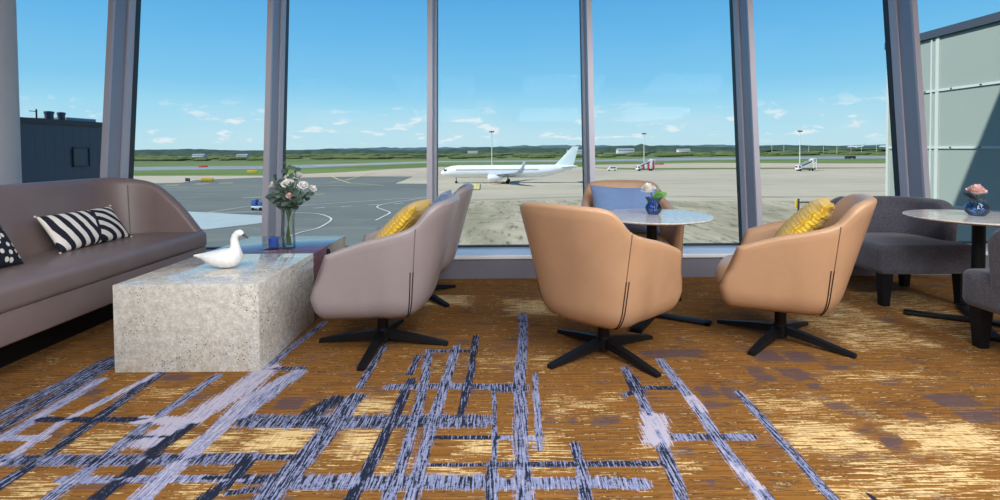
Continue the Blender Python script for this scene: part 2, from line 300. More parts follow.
# ------------------------------------------------------------------ carpet
FX0, FX1, FY0, FY1, FS = -3.6, 3.6, .3, 3.9, .015
def seg_dist(X, Y, pts):
    best = np.full(X.shape, 9.); tt = np.zeros(X.shape)
    for (x0, y0), (x1, y1) in zip(pts[:-1], pts[1:]):
        dx, dy = x1 - x0, y1 - y0; L = dx * dx + dy * dy + 1e-9
        t = np.clip(((X - x0) * dx + (Y - y0) * dy) / L, 0, 1)
        d = np.hypot(X - x0 - t * dx, Y - y0 - t * dy)
        best = np.minimum(best, d)
    return best
def make_floor():
    nx = int(round((FX1 - FX0) / FS)) + 1; ny = int(round((FY1 - FY0) / FS)) + 1
    xs = np.linspace(FX0, FX1, nx); ys = np.linspace(FY0, FY1, ny)
    X, Y = np.meshgrid(xs, ys)
    dep = np.zeros(X.shape); lav = np.zeros(X.shape); crs = np.zeros(X.shape); lavc = np.zeros(X.shape)
    def on(pts):            # bands that reach the near edge of the measured patch run on towards the back of the room
        pts = list(pts)
        if pts[0][1] < 1.76: pts = [(pts[0][0], .2)] + pts
        if pts[-1][1] < 1.76: pts = pts + [(pts[-1][0], .2)]
        return pts
    more = [([(-3.4, 1.35), (-1.2, 1.36), (.4, 1.35)], .035, .4), ([(-2.6, .98), (1.1, .99)], .03, .25), ([(-.8, .62), (1.6, .62)], .04, .55)]
    for pts, hw, l in DEPTH_BANDS:
        pts = on(pts)
        f = np.clip(1.0 - .5 * seg_dist(X, Y, pts) / hw, 0, 1)
        lav = np.where(f > dep, l, lav); dep = np.maximum(dep, f)
    for pts, hw, l in CROSS_BANDS + more:
        f = np.clip(1.0 - .5 * seg_dist(X, Y, pts) / hw, 0, 1)
        lavc = np.where(f > crs, l, lavc); crs = np.maximum(crs, f)
    def patches(lst, soft):
        r = np.zeros(X.shape)
        for p in lst:
            x0, x1, y0, y1 = p[:4]; w = p[4] if len(p) > 4 else 1.
            dx = np.maximum(x0 - X, X - x1); dy = np.maximum(y0 - Y, Y - y1)
            r = np.maximum(r, w * np.clip(.5 - np.maximum(dx, dy) / soft, 0, 1))
        return r
    pur = patches(PURPLE_PATCHES, .05); crm = patches(CREAM_AND_SUNLIT_PATCHES, .14)
    tot = np.where(crs > dep, lavc, lav)
    base = nx * ny
    vs = [(float(x), float(y), 0.) for y in ys for x in xs]
    fs = [(j * nx + i, j * nx + i + 1, (j + 1) * nx + i + 1, (j + 1) * nx + i) for j in range(ny - 1) for i in range(nx - 1)]
    bx0, bx1, by0, by1 = -5.2, 5.2, -3.2, 4.45
    o = [(bx0, by0), (bx1, by0), (bx1, by1), (bx0, by1), (FX0, FY0), (FX1, FY0), (FX1, FY1), (FX0, FY1)]
    vs += [(a, b, 0.) for a, b in o]
    fs += [tuple(base + k for k in q) for q in ((0, 1, 5, 4), (1, 2, 6, 5), (2, 3, 7, 6), (3, 0, 4, 7))]
    me = bpy.data.meshes.new('floor'); me.from_pydata(vs, [], fs)
    for nm, chans in (('weave_a', (dep, tot, crs)), ('weave_b', (pur, crm, crm * 0))):
        a = me.attributes.new(nm, 'FLOAT_VECTOR', 'POINT')
        arr = np.zeros((len(vs), 3), np.float32); arr[:base] = np.stack([c.ravel() for c in chans], 1)
        a.data.foreach_set('vector', arr.ravel())
    ob = bpy.data.objects.new('floor', me); COL.objects.link(ob)
    m, nt, b = newmat('woven_carpet'); me.materials.append(m)
    A = N(nt, 'ShaderNodeAttribute', attribute_name='weave_a'); B = N(nt, 'ShaderNodeAttribute', attribute_name='weave_b')
    sa = N(nt, 'ShaderNodeSeparateXYZ'); lk(nt, A.outputs['Vector'], sa.inputs[0])
    sb = N(nt, 'ShaderNodeSeparateXYZ'); lk(nt, B.outputs['Vector'], sb.inputs[0])
    dep, lav, crs = sa.outputs; pur, crm, _ = sb.outputs
    co = coords(nt)
    row = noise(nt, coords(nt, scale=(2.2, 95, 1)), 1, 3, .6, '2D')       # long threads across
    row2 = noise(nt, coords(nt, scale=(7, 120, 1), loc=(3, 9, 0)), 1, 3, .65, '2D')
    strk = noise(nt, coords(nt, scale=(130, 4, 1)), 1, 4, .7, '2D')        # strokes along the room
    strk2 = noise(nt, coords(nt, scale=(140, 9, 1), loc=(5, 2, 0)), 1, 4, .7, '2D')
    blot = noise(nt, co, 2.6, 4, .6); fine = noise(nt, co, 70, 3, .7)
    # ochre ground
    c = mixc(nt, ss(nt, row, .3, .7), rgb(110, 74, 34), rgb(139, 95, 44))
    c = mixc(nt, math_n(nt, 'MULTIPLY', ss(nt, blot, .55, .75), .55), c, rgb(96, 62, 32))
    dk = ss(nt, math_n(nt, 'ADD', row2, math_n(nt, 'MULTIPLY', blot, .25)), .66, .73)
    c = mixc(nt, math_n(nt, 'MULTIPLY', dk, .8), c, rgb(68, 46, 34))
    # cream threads, dense inside the cream patches and the sunlight painted by the window
    ct = math_n(nt, 'ADD', math_n(nt, 'MULTIPLY', row2, .75), math_n(nt, 'MULTIPLY', fine, .25))
    ct = math_n(nt, 'ADD', ct, math_n(nt, 'MULTIPLY', crm, .22))
    cm = ss(nt, ct, .605, .66)
    c = mixc(nt, math_n(nt, 'MULTIPLY', cm, .92), c, mixc(nt, ss(nt, strk, .3, .7), rgb(196, 164, 110), rgb(222, 196, 144)))
    # purple brown patches
    pm = ss(nt, math_n(nt, 'ADD', math_n(nt, 'MULTIPLY', pur, .8), math_n(nt, 'ADD', math_n(nt, 'MULTIPLY_ADD', row2, 1.5, -.75), math_n(nt, 'MULTIPLY_ADD', blot, .9, -.42))), .46, .60)
    scat = noise(nt, coords(nt, scale=(5, 9, 1), loc=(1.3, 4.1, 0)), 1, 2, .5, '2D')
    scat = ss(nt, math_n(nt, 'ADD', scat, math_n(nt, 'MULTIPLY_ADD', row2, .7, -.35)), .66, .74)
    pm = math_n(nt, 'MAXIMUM', pm, math_n(nt, 'MULTIPLY', scat, .75))
    c = mixc(nt, math_n(nt, 'MULTIPLY', pm, .85), c, rgb(82, 66, 68))
    # bands
    rag = math_n(nt, 'ADD', math_n(nt, 'MULTIPLY_ADD', strk, 1.0, -.5), math_n(nt, 'MULTIPLY_ADD', fine, .5, -.25))
    md = ss(nt, math_n(nt, 'ADD', dep, rag), .46, .54)
    mc = ss(nt, math_n(nt, 'ADD', crs, math_n(nt, 'ADD', math_n(nt, 'MULTIPLY_ADD', strk2, .8, -.4), math_n(nt, 'MULTIPLY_ADD', fine, .5, -.25))), .46, .54)
    mk = math_n(nt, 'MAXIMUM', md, mc)
    sel = math_n(nt, 'ADD', math_n(nt, 'MULTIPLY_ADD', strk2, 1.7, -.85), math_n(nt, 'MULTIPLY_ADD', fine, .7, -.35))
    sel = math_n(nt, 'ADD', sel, math_n(nt, 'ADD', lav, .07))
    bc = mixc(nt, ss(nt, sel, .40, .52), rgb(30, 36, 52), rgb(126, 132, 162))
    bc = mixc(nt, ss(nt, sel, .74, .84), bc, rgb(170, 164, 178))
    c = mixc(nt, mk, c, bc)
    lk(nt, c, b.inputs['Base Color']); b.inputs['Roughness'].default_value = .95; b.inputs['Specular IOR Level'].default_value = .12
    bump(nt, b, math_n(nt, 'ADD', row2, fine), .35, .006)
    return struct(ob)
make_floor()

# ------------------------------------------------------------------ room shell
LEAN = .10
def slab(name, mat, *a, bev=0):
    mb = MB()
    (mb.rbox(*a, r=bev) if bev else mb.box(*a))
    return struct(mb.build(name, mat))
slab('ceiling', MT['ceiling'], -5.4, 5.4, -3.4, 5.3, 3.3, 3.45)
slab('wall_left', MT['wall'], -5.4, -5.2, -3.4, 4.9, 0, 3.3)
slab('wall_right', MT['wall'], 5.2, 5.4, -3.4, 4.9, 0, 3.3)
slab('wall_back', MT['wall'], -5.4, 5.4, -3.4, -3.2, 0, 3.3)
slab('wall_front', MT['sillwall'], -5.2, 5.2, 4.39, 4.9, 0, .165)
slab('trim_1', MT['ledge'], -5.2, 5.2, 4.375, 4.8, .166, .2, bev=.006)
# upper storeys of the terminal over the lounge
slab('roof', MT['wall'], -60, 5.4, -12, 5.2, 3.46, 5.47)
MULL = [-4.92, -3.485, -2.055, -.62, .812, 2.258, 3.735, 5.16]
def mullion(i, x):
    def pr(y0, y1, w, mi, mb, z0=.2, z1=3.3):
        vs = []
        for z in (z0, z1):
            k = LEAN * z
            vs += [(x - w, y0 + k, z), (x + w, y0 + k, z), (x + w, y1 + k, z), (x - w, y1 + k, z)]
        mb.add(vs, [(3, 2, 1, 0), (4, 5, 6, 7), (0, 1, 5, 4), (1, 2, 6, 5), (2, 3, 7, 6), (3, 0, 4, 7)], mi)
    mb = MB()
    # pale nose, web, pale rear flange, dark gasket
    pr(4.465, 4.49, .0235, 1, mb); pr(4.49, 4.645, .021, 0, mb); pr(4.645, 4.735, .035, 1, mb); pr(4.735, 4.80, .037, 2, mb)
    return struct(mb.build('trim_%d' % (i + 2), [MT['alu'], MT['alupale'], MT['gasket']], smooth=0))
for i, x in enumerate(MULL): mullion(i, x)
for i in range(len(MULL) - 1):
    mb = MB(); a, b_ = MULL[i] + .036, MULL[i + 1] - .036
    vs = []
    for z in (.2, 3.3):
        k = LEAN * z; vs += [(a, 4.76 + k, z), (b_, 4.76 + k, z), (b_, 4.78 + k, z), (a, 4.78 + k, z)]
    mb.add(vs, [(3, 2, 1, 0), (4, 5, 6, 7), (0, 1, 5, 4), (1, 2, 6, 5), (2, 3, 7, 6), (3, 0, 4, 7)])
    w = struct(mb.build('window_%d' % (i + 1), MT['pane'], smooth=0))
    fb = MB(); fb.box(a, b_, 4.745, 4.815, .2, .211)
    fb.build('window_frame', MT['gasket'], w)
cl = MB(); cl.lathe([(.29, 0), (.29, 3.3)], 48)
struct(cl.build('column', MT['colwhite'], loc=(-4.03, 3.95, 0)))

# ------------------------------------------------------------------ sofa
def smooth_interp(x, xs, ys): return float(np.interp(x, xs, ys))
def make_sofa():
    t = empty('sofa', (-2.7, 2.95, 0))
    ox, oy = -2.7, 2.95
    yf, yn = 4.13, 1.77; R = .24; xb = -2.97
    path = []
    for x in np.linspace(-2.41, xb + R, 26): path.append((x, yn, 0, -1))
    for a in np.linspace(0, PI / 2, 14)[1:]: path.append((xb + R - R * math.sin(a), yn + R - R * math.cos(a), -math.sin(a), -math.cos(a)))
    for y in np.linspace(yn + R, yf - R, 30)[1:]: path.append((xb, y, -1, 0))
    for a in np.linspace(0, PI / 2, 14)[1:]: path.append((xb + R - R * math.cos(a), yf - R + R * math.sin(a), -math.cos(a), math.sin(a)))
    for x in np.linspace(xb + R, -2.41, 26)[1:]: path.append((x, yf, 0, 1))
    hx = [-3.2, -2.95, -2.88, -2.80, -2.72, -2.64, -2.57, -2.50, -2.45, -2.41]
    hz = [.90, .90, .886, .855, .795, .725, .655, .57, .505, .455]
    rings = []
    for x, y, nx, ny in path:
        h = smooth_interp(x, hx, hz); isback = abs(nx)
        lean = .115 * isback + .03 * (1 - isback); th = .115 * isback + .095 * (1 - isback)
        z0 = .40; ring = []
        H = max(h - z0, .03)
        def P(off, z): return (x + nx * off - ox, y + ny * off - oy, z)
        li = lambda z: lean * max(0, (z - z0)) / .485
        r = min(th * .5, H * .6)
        zs = np.linspace(z0, h - r, 7)
        for z in zs: ring.append(P(li(z), z))
        for a in np.linspace(0, PI, 9)[1:-1]:
            ring.append(P(li(h - r) + th / 2 - th / 2 * math.cos(a), h - r + r * math.sin(a)))
        for z in zs[::-1]: ring.append(P(li(z) * .8 + th, z))
        rings.append(ring)
    mb = MB(); mb.loft(rings, True, True, True)
    back = mb.build('backrest', MT['sofa'], t, smooth=60)
    for s in (1, -1):
        sm = MB(); a = PI / 4; yy = (yf if s > 0 else yn)
        cx, cy = xb + R - R * math.cos(a), yy - s * (R - R * math.sin(a))
        nx, ny = -math.cos(a), s * math.sin(a); pts = []
        for z in np.linspace(.46, .84, 8):
            off = .0725 * (z - .4) / .485 - .0005
            pts.append((cx + nx * off - ox, cy + ny * off - oy, z))
        sm.tube(pts, .0022, 6); sm.build('seam', MT['seam_mauve'], back)
    sb = MB(); sb.rbox(-2.985 - ox, -2.372 - ox, 1.70 - oy, 4.205 - oy, .325, .458, r=.035, seg=4)
    seat = sb.build('seat', MT['sofa'], t)
    bb = MB(); bb.rbox(-3.12 - ox, -2.385 - ox, 1.71 - oy, 4.20 - oy, .168, .335, r=.012)
    # rear upholstery below the backrest
    bb.rbox(-3.16 - ox, -2.99 - ox, 1.72 - oy, 4.19 - oy, .168, .46, r=.02)
    bb.build('base', MT['sofa'], t)
    pl = MB(); pl.rbox(-3.02 - ox, -2.56 - ox, 1.95 - oy, 4.0 - oy, 0, .17, r=.006)
    pl.build('plinth', MT['black'], t)
    tag(t, 'long taupe leather sofa with a rounded end along the left side of the lounge', 'sofa')
make_sofa()

# ------------------------------------------------------------------ cushions
def cushion_mb(L, W, T, n=26, pinch=.06, power=2.6, ruffle=0.):
    mb = MB(); vs = []; fs = []
    def pos(u, v, s):
        e = (1 - abs(u) ** power) * (1 - abs(v) ** power)
        z = s * T / 2 * max(e, 0) ** .5
        px = u * L / 2 * (1 - pinch * (1 - v * v) * 0.0 - pinch * (1 - abs(v) ** 2) * abs(u) ** 3)
        py = v * W / 2 * (1 - pinch * (1 - abs(u) ** 2) * abs(v) ** 3)
        if ruffle and abs(u) > .55:
            z += ruffle * math.sin(v * 22) * (abs(u) - .55) / .45 * (1 if e > .02 else .6)
        return (px, py, z)
    idx = {}
    g = [math.sin(PI / 2 * (2 * i / n - 1)) for i in range(n + 1)]
    for s in (1, -1):
        for i in range(n + 1):
            for j in range(n + 1):
                edge = i in (0, n) or j in (0, n)
                if s == -1 and edge: idx[(s, i, j)] = idx[(1, i, j)]; continue
                idx[(s, i, j)] = len(vs); vs.append(pos(g[i], g[j], s))
        for i in range(n):
            for j in range(n):
                q = (idx[(s, i, j)], idx[(s, i + 1, j)], idx[(s, i + 1, j + 1)], idx[(s, i, j + 1)])
                fs.append(q if s == 1 else q[::-1])
    return mb.add(vs, fs)
def place_cushion(name, mat, size, loc, M, label, group=None, **kw):
    o = cushion_mb(*size, **kw).build(name, mat, smooth=80)
    o.matrix_world = Matrix.Translation(loc) @ M.to_4x4()
    tag(o, label, 'cushion', group); return o
def frame(xa, ya):
    """rotation whose x axis is xa and whose y axis lies near ya"""
    x = Vector(xa).normalized(); y = Vector(ya); y = (y - x * y.dot(x)).normalized(); z = x.cross(y)
    return Matrix((x, y, z)).transposed()
mS = frame((0, 1, 0), (-.17, 0, .26))
cs = place_cushion('cushion', MT['stripe'], (.63, .275, .12), (-2.878, 3.61, .575), mS, 'navy and white striped lumbar cushion leaning on the sofa back')
MT['yarn'] = simple('white_tassel_yarn', rgb(225, 220, 210), .9)
for sx in (1, -1):
    for sy in (1, -1):
        tb = MB(); tb.ell((sx * .318, sy * .140, 0), (.008, .008, .008), 8, 6); tb.build('tassel', MT['yarn'], cs)
place_cushion('cushion', MT['dots'], (.46, .42, .14), (-2.86, 2.755, .64), frame((0, 1, 0), (-.2, 0, .33)), 'navy cushion with white dots at the near end of the sofa')
# ------------------------------------------------------------------ low block tables
BX0, BX1 = -1.928, -1.203
mb = MB(); mb.rbox(0, BX1 - BX0, 0, .762, 0, .44, r=.004, seg=2)
o = mb.build('coffee_table', MT['marble'], loc=(BX0, 2.562, 0)); tag(o, 'pale speckled stone block coffee table in front of the sofa', 'table')
t = empty('coffee_table', (BX0, 3.33, 0))
mb = MB(); mb.rbox(0, BX1 - BX0, 0, .685, .0, .438, r=.004, seg=2); mb.build('body', MT['walnut'], t)
mb = MB()
ring = lambda x, r: [(x, .275 + r * math.cos(a), .385 + r * math.sin(a)) for a in [2 * PI * k / 24 for k in range(24)]]
W_ = BX1 - BX0
mb.loft([ring(W_ - .004, .030), ring(W_ + .006, .030), ring(W_ + .007, .027), ring(W_ + .003, .024), ring(W_ + .003, .004)], True, False, True)
mb.build('power_socket', MT['black'], t)
tag(t, 'dark glossy wooden block table standing behind the pale stone block', 'table')

# ------------------------------------------------------------------ swan
def make_swan():
    t = empty('swan_figurine', (-1.565, 2.925, .4405)); 
    mb = MB()
    # body: rings along x, tail at -x
    sec = [(-.172, .004, .006, .070), (-.150, .010, .010, .070), (-.125, .020, .017, .067), (-.09, .040, .031, .061), (-.05, .056, .045, .055), (-.005, .066, .054, .055), (.04, .068, .057, .058), (.07, .060, .052, .062), (.088, .042, .038, .066), (.098, .018, .018, .068)]
    rings = []
    for x, ry, rz, zc in sec:
        rings.append([(x, ry * math.cos(a), max(zc + rz * math.sin(a), .001)) for a in [2 * PI * k / 28 for k in range(28)]])
    mb.loft(rings)
    pts = [(.055, 0, .075), (.066, 0, .105), (.063, 0, .135), (.060, 0, .16), (.066, 0, .18), (.080, 0, .196), (.092, 0, .199), (.102, 0, .194), (.110, 0, .186)]
    mb.tube(pts, [.045, .031, .0235, .0205, .0195, .0195, .0195, .017, .010], 16)
    b = mb.build('body', MT['white'], t)
    r = b.modifiers.new('r', 'REMESH'); r.mode = 'VOXEL'; r.voxel_size = .0035; r.use_smooth_shade = True
    s = b.modifiers.new('s', 'SMOOTH'); s.iterations = 8; s.factor = .5
    bk = MB(); bk.tube([(.104, 0, .190), (.116, 0, .184), (.132, 0, .172), (.140, 0, .166)], [.010, .0085, .006, .002], 10)
    bk.build('beak', MT['beak'], t)
    tag(t, 'white ceramic swan figurine on the pale stone block table', 'figurine')
make_swan()

# ------------------------------------------------------------------ bouquet in a clear vase
VX, VY, VZ = -1.44, 3.52, .438
v = MB(); v.lathe([(.002, .012), (.040, .012), (.041, .03), (.036, .12), (.038, .20), (.048, .262), (.0505, .262), (.041, .20), (.0395, .12), (.0445, .03), (.0445, .0), (.002, 0)], 40)
vo = v.build('vase', MT['clear'], loc=(VX, VY, VZ)); tag(vo, 'tall clear glass vase with rose stems on the dark wooden block', 'vase')
def bloom_mb(r, petals=13, seed=0):
    rr = random.Random(seed); mb = MB()
    for k in range(petals):
        lay = k / petals; ang = k * 2.4
        R = r * (.35 + .75 * lay); tilt = .25 + 1.0 * lay; w = .75 + .25 * lay
        n = 6; vs = []
        for i in range(n + 1):
            for j in range(n + 1):
                a = (j / n - .5) * 1.9 * w; h = i / n
                rad = R * (.25 + .75 * math.sin(h * PI / 2 * (.7 + .3 * lay))) + r * .22 * lay * h ** 3
                z = r * (1.25 * h * (1.15 - .55 * lay) - .15) - r * .30 * lay * h ** 4 - abs(a) ** 2 * .10 * r
                vs.append((rad * math.cos(ang + a), rad * math.sin(ang + a), z))
        fs = [(i * (n + 1) + j, i * (n + 1) + j + 1, (i + 1) * (n + 1) + j + 1, (i + 1) * (n + 1) + j) for i in range(n) for j in range(n)]
        mb.add(vs, fs)
    mb.ell((0, 0, r * .35), (r * .38, r * .38, r * .55), 10, 8)
    return mb
def leaf_shape(mb, base, d, L, W, up=(0, 0, 1), bend=.15, n=5):
    d = Vector(d).normalized(); s = d.cross(Vector(up))
    s = s.normalized() if s.length > 1e-3 else Vector((1, 0, 0)); u = s.cross(d)
    vs = []
    for i in range(n + 1):
        t = i / n; w = W / 2 * math.sin(PI * min(1, t * .94 + .03)) ** .8
        c = Vector(base) + d * L * t - u * bend * L * t * t
        vs += [c - s * w + u * w * .25, c, c + s * w + u * w * .25]
    fs = []
    for i in range(n):
        for j in range(2): fs.append((i * 3 + j, i * 3 + j + 1, (i + 1) * 3 + j + 1, (i + 1) * 3 + j))
    mb.add(vs, fs)
BL = [(-.110, .03, .425, .034, 'white rose at the far left of the bouquet in the clear vase'), (.020, -.05, .445, .036, 'white rose low in the middle of the bouquet in the clear vase'), (.075, .00, .490, .033, 'topmost white rose of the bouquet in the clear vase'),
      (.118, -.03, .430, .032, 'white rose on the right side of the bouquet in the clear vase'), (.165, .02, .405, .024, 'small white rose at the far right tip of the bouquet'), (-.025, .04, .47, .026, 'white rose behind dark leaves near the bouquet top'), (.035, -.06, .365, .020, 'small pale pink rosebud hanging low in the bouquet')]
for k, (dx, dy, dz, r, lab) in enumerate(BL):
    t = empty('rose', (VX, VY, VZ + .014))
    tip = Vector((dx, dy, dz - .014)); b0 = Vector((-dx * .16, -dy * .25 + .003 * k - .01, .004))
    nk = Vector((dx * .10, dy * .14, .25)); pts = []
    for i in range(13):
        s = i / 12
        pts.append(b0.lerp(nk, s / .55) if s < .55 else nk.lerp(tip, (s - .55) / .45))
    for _ in range(3): pts = [pts[0]] + [(pts[i - 1] + pts[i] * 2 + pts[i + 1]) / 4 for i in range(1, 12)] + [pts[-1]]
    st = MB(); st.tube(pts, .0026, 6); st.build('stem', MT['stem'], t)
    bm_ = bloom_mb(r, seed=k); bo = bm_.build('bloom', MT['petalp'] if 'pink' in lab else MT['petalw'], t, smooth=80)
    d = (tip - nk).normalized() + Vector((0, -.45, .1))
    bo.rotation_euler = d.to_track_quat('Z', 'Y').to_euler(); bo.location = tip - d.normalized() * r * .4
    tag(t, lab, 'flower', 'roses in the clear vase')
SPR = [((-.02, .03, .56), 'tallest grey green eucalyptus sprig standing straight up in the bouquet'), ((.07, -.03, .535), 'eucalyptus sprig with round leaves leaning right at the bouquet top'), ((-.075, .0, .47), 'eucalyptus sprig leaning left above the left white rose'), ((.10, -.05, .36), 'eucalyptus sprig drooping to the lower right of the bouquet'),
       ((-.10, -.04, .345), 'eucalyptus sprig drooping to the lower left of the bouquet'), ((.03, -.07, .42), 'eucalyptus sprig in the middle front of the bouquet'), ((-.035, -.06, .40), 'dark leafy sprig just left of the bouquet centre'), ((.145, .03, .345), 'thin eucalyptus sprig reaching farthest right of the bouquet'), ((-.13, .03, .33), 'thin eucalyptus sprig with a bud reaching farthest left of the bouquet')]
for k, (tp, lab) in enumerate(SPR):
    rr = random.Random(40 + k); t = empty('eucalyptus_sprig', (VX, VY, VZ + .014))
    tip = Vector(tp); b0 = Vector((-tp[0] * .15, -tp[1] * .3, .004)); nk = Vector((tp[0] * .12, tp[1] * .16, .245))
    pts = [b0.lerp(nk, i / 6) for i in range(7)] + [nk.lerp(tip, i / 7) + Vector((tp[0], tp[1], 0)) * .12 * math.sin(PI * i / 7) for i in range(1, 8)]
    st = MB(); st.tube(pts, .0018, 5); st.build('stem', MT['stem'], t)
    lf = MB()
    for i in range(13):
        s = .55 + .45 * (i / 12); p = pts[6].lerp(tip, (s - .5) / .5) if i < 12 else tip
        a = i * 2.3 + k; d = Vector((math.cos(a), math.sin(a) * .8 - .25, rr.uniform(-.2, .8)))
        L = rr.uniform(.032, .05); leaf_shape(lf, p, d, L, L * .82, up=(rr.uniform(-.5, .5), -1, .4), bend=rr.uniform(-.1, .25))
    lf.build('leaves', MT['leafdark'], t, smooth=80, fix=False)
    tag(t, lab, 'foliage', 'eucalyptus sprigs in the clear vase')
t = empty('candle_holder', (-1.542, 3.50, .438))
g = MB(); g.rbox(-.052, .052, -.045, .045, 0, .012, r=.004)
for x0, x1, y0, y1 in ((-.052, -.046, -.045, .045), (.046, .052, -.045, .045), (-.046, .046, .039, .045), (-.046, .046, -.045, -.039)):
    g.box(x0, x1, y0, y1, .012, .078)
g.build('outer_glass', MT['clear'], t)
g = MB(); g.lathe([(.001, .0125), (.030, .0125), (.033, .02), (.033, .072), (.030, .072), (.030, .066), (.001, .066)], 28, c=(.008, 0, 0)); g.build('candle_cup', MT['bluewax'], t)
tag(t, 'square clear glass candle holder with a cobalt blue cup beside the tall vase', 'candle holder')

# ------------------------------------------------------------------ swivel tub chairs
CW, CXS, CA = .337, -.06, .318       # half width, start of the rounded back, rear radius (reference height .6)
def chair_path():
    P = []
    for x in np.linspace(.20, CXS, 14)[:-1]: P.append((x, -CW - .028 * (x - CXS) / .26))
    n = 2.75
    for ph in np.linspace(-PI / 2, PI / 2, 45):
        c, s = math.cos(ph), math.sin(ph)
        P.append((CXS - CA * abs(c) ** (2 / n), CW * math.copysign(abs(s) ** (2 / n), s)))
    for x in np.linspace(CXS, .20, 14)[1:]: P.append((x, CW + .028 * (x - CXS) / .26))
    # resample evenly
    P = np.array(P); d = np.r_[0, np.cumsum(np.hypot(*np.diff(P, axis=0).T))]
    s = np.linspace(0, d[-1], 96); Q = np.stack([np.interp(s, d, P[:, 0]), np.interp(s, d, P[:, 1])], 1)
    T = np.gradient(Q, axis=0); T /= np.linalg.norm(T, axis=1)[:, None]
    Nn = np.stack([T[:, 1], -T[:, 0]], 1)
    Nn *= np.sign((Nn * (Q - np.array([0, 0]))).sum(1))[:, None]
    return Q, Nn, s
CQ, CN, CS = chair_path()
def rim_h(x, y):
    if x > -.262: return float(np.interp(x, [-.262, -.20, -.12, 0, .10, .17, .20], [.716, .690, .668, .640, .608, .582, .565]))
    return float(np.interp(-x, [.262, .278, .298, .318, .342, .378], [.716, .745, .790, .815, .829, .836]))
_h = np.array([rim_h(*q) for q in CQ])
for _ in range(3): _h = np.convolve(np.r_[_h[0], _h, _h[-1]], [.25, .5, .25], 'valid')
def flare(z, i):
    nx = abs(CN[i][0]); k = .17 + .11 * nx * (1 if CQ[i][0] < 0 else 0)
    off = k * (z - .6)
    if z < .33:
        q = (.33 - z) / .118; off -= .07 * (1 - math.sqrt(max(0, 1 - min(q, 1) ** 2)))
    return off
def chair_pt(i, z, inset=0.):
    o = flare(z, i) - inset; x, y = CQ[i]; nx, ny = CN[i]
    fwd = max(0, x) / .20                       # the arm front edge slants forward below
    dx = fwd * float(np.interp(z, [.19, .26, .34, .40, .44, .50, .56, .6], [.035, .072, .088, .066, .038, .016, .0, -.005]))
    return (x + nx * o + dx, y + ny * o, z)
def make_chair_parts(root, lea, seam):
    rings = []; n = len(CQ)
    for i in range(n):
        h = _h[i]; e = min(CS[i], CS[-1] - CS[i]); tw = math.sqrt(max(0, 1 - (1 - min(e / .03, 1)) ** 2)); tw = max(tw, .12)
        th = .062; ring = []
        zs = np.concatenate([np.linspace(.214, .34, 7), np.linspace(.40, h - .022, 9)])
        def mid(z, s):   # s: 0 outer, 1 inner
            full = th + .02 * max(0, (h - z))
            return full / 2 + (s - .5) * full * tw
        for z in zs: ring.append(chair_pt(i, z, mid(z, 0)))
        for a in (35, 65, 90, 115, 145):
            a = math.radians(a); ring.append(chair_pt(i, h - .022 + .022 * math.sin(a), mid(h, .5 - .5 * math.cos(a))))
        for z in np.linspace(h - .022, .37, 9): ring.append(chair_pt(i, z, mid(z, 1)))
        ring.append(chair_pt(i, .34, .10)); ring.append(chair_pt(i, .23, .10))
        rings.append(ring)
    mb = MB(); mb.loft(rings, True, True, True)
    shell = mb.build('shell', lea, root, smooth=60)
    # seat with rounded nose
    def plan(k, hl, hw, cx, p=3.2, m=64):
        r = []
        for a in [2 * PI * j / m for j in range(m)]:
            c, s = math.cos(a), math.sin(a)
            r.append((cx + hl * math.copysign(abs(c) ** (2 / p), c), hw * math.copysign(abs(s) ** (2 / p), s), k))
        return r
    R = []
    for z, f in ((.209, .30), (.211, .66), (.217, .76), (.230, .84), (.257, .92), (.30, .98), (.345, 1.0), (.385, .985), (.412, .945), (.428, .88), (.437, .75), (.441, .5), (.442, .1)):
        R.append(plan(z, .308 * f, .284 * f, .030 + .02 * (1 - f)))
    sb = MB(); sb.loft(R, True, True, True)
    sb.build('seat', lea, root, smooth=70)
    # rear corner seams and their dark zips
    for sgn in (1, -1):
        i = min(range(n), key=lambda q: abs(CQ[q][0] + .255) + (0 if CQ[q][1] * sgn > 0 else 9))
        pts = [chair_pt(i, z, -.0006) for z in np.linspace(.24, _h[i] - .012, 22)]
        s_ = MB(); s_.tube(pts, .0021, 6); s_.build('seam', seam, shell)
        z_ = MB()
        for off in (0, 1):
            ii = i + off * (1 if sgn > 0 else -1)
            z_.tube([chair_pt(ii, z, -.0012) for z in np.linspace(.215, .475, 14)], .0028, 6)
        z_.build('zip', MT['zip'], shell)
    st = MB(); st.lathe([(.001, .02), (.036, .02), (.036, .085), (.031, .092), (.031, .214), (.001, .214)], 24)
    st.build('stem', MT['black'], root)
    lg = MB(); rings = []
    for x, zt, zb, w in ((.020, .080, .038, .020), (.06, .077, .034, .0215), (.20, .053, .020, .0205), (.33, .027, .006, .0185), (.358, .022, .0, .018), (.372, .018, .0, .017)):
        rings.append([(x, -w, zb), (x, w, zb), (x, w * .9, zt), (x, -w * .9, zt)])
    lg.loft(rings)
    l0 = lg.build('leg', MT['black'], root, smooth=0)
    for k in range(1, 4):
        c = l0.copy(); COL.objects.link(c); c.parent = root
def set_legs(root, ang, yaw):
    legs = [c for c in kids(root) if c.name.startswith('leg')]
    for k, c in enumerate(legs): c.rotation_euler = (0, 0, math.radians(ang + 90 * k) - yaw)
def make_chair(x, y, yaw, ang, lea, seam, label, group, src=None):
    if src is None:
        r = empty('swivel_chair'); make_chair_parts(r, lea, seam)
    else: r = copy_tree(src)
    yaw = math.radians(yaw); r.location = (x, y, 0); r.rotation_euler = (0, 0, yaw); set_legs(r, ang, yaw)
    tag(r, label, 'armchair', group); return r
gM, gT = 'mauve leather swivel tub chairs', 'tan leather swivel tub chairs'
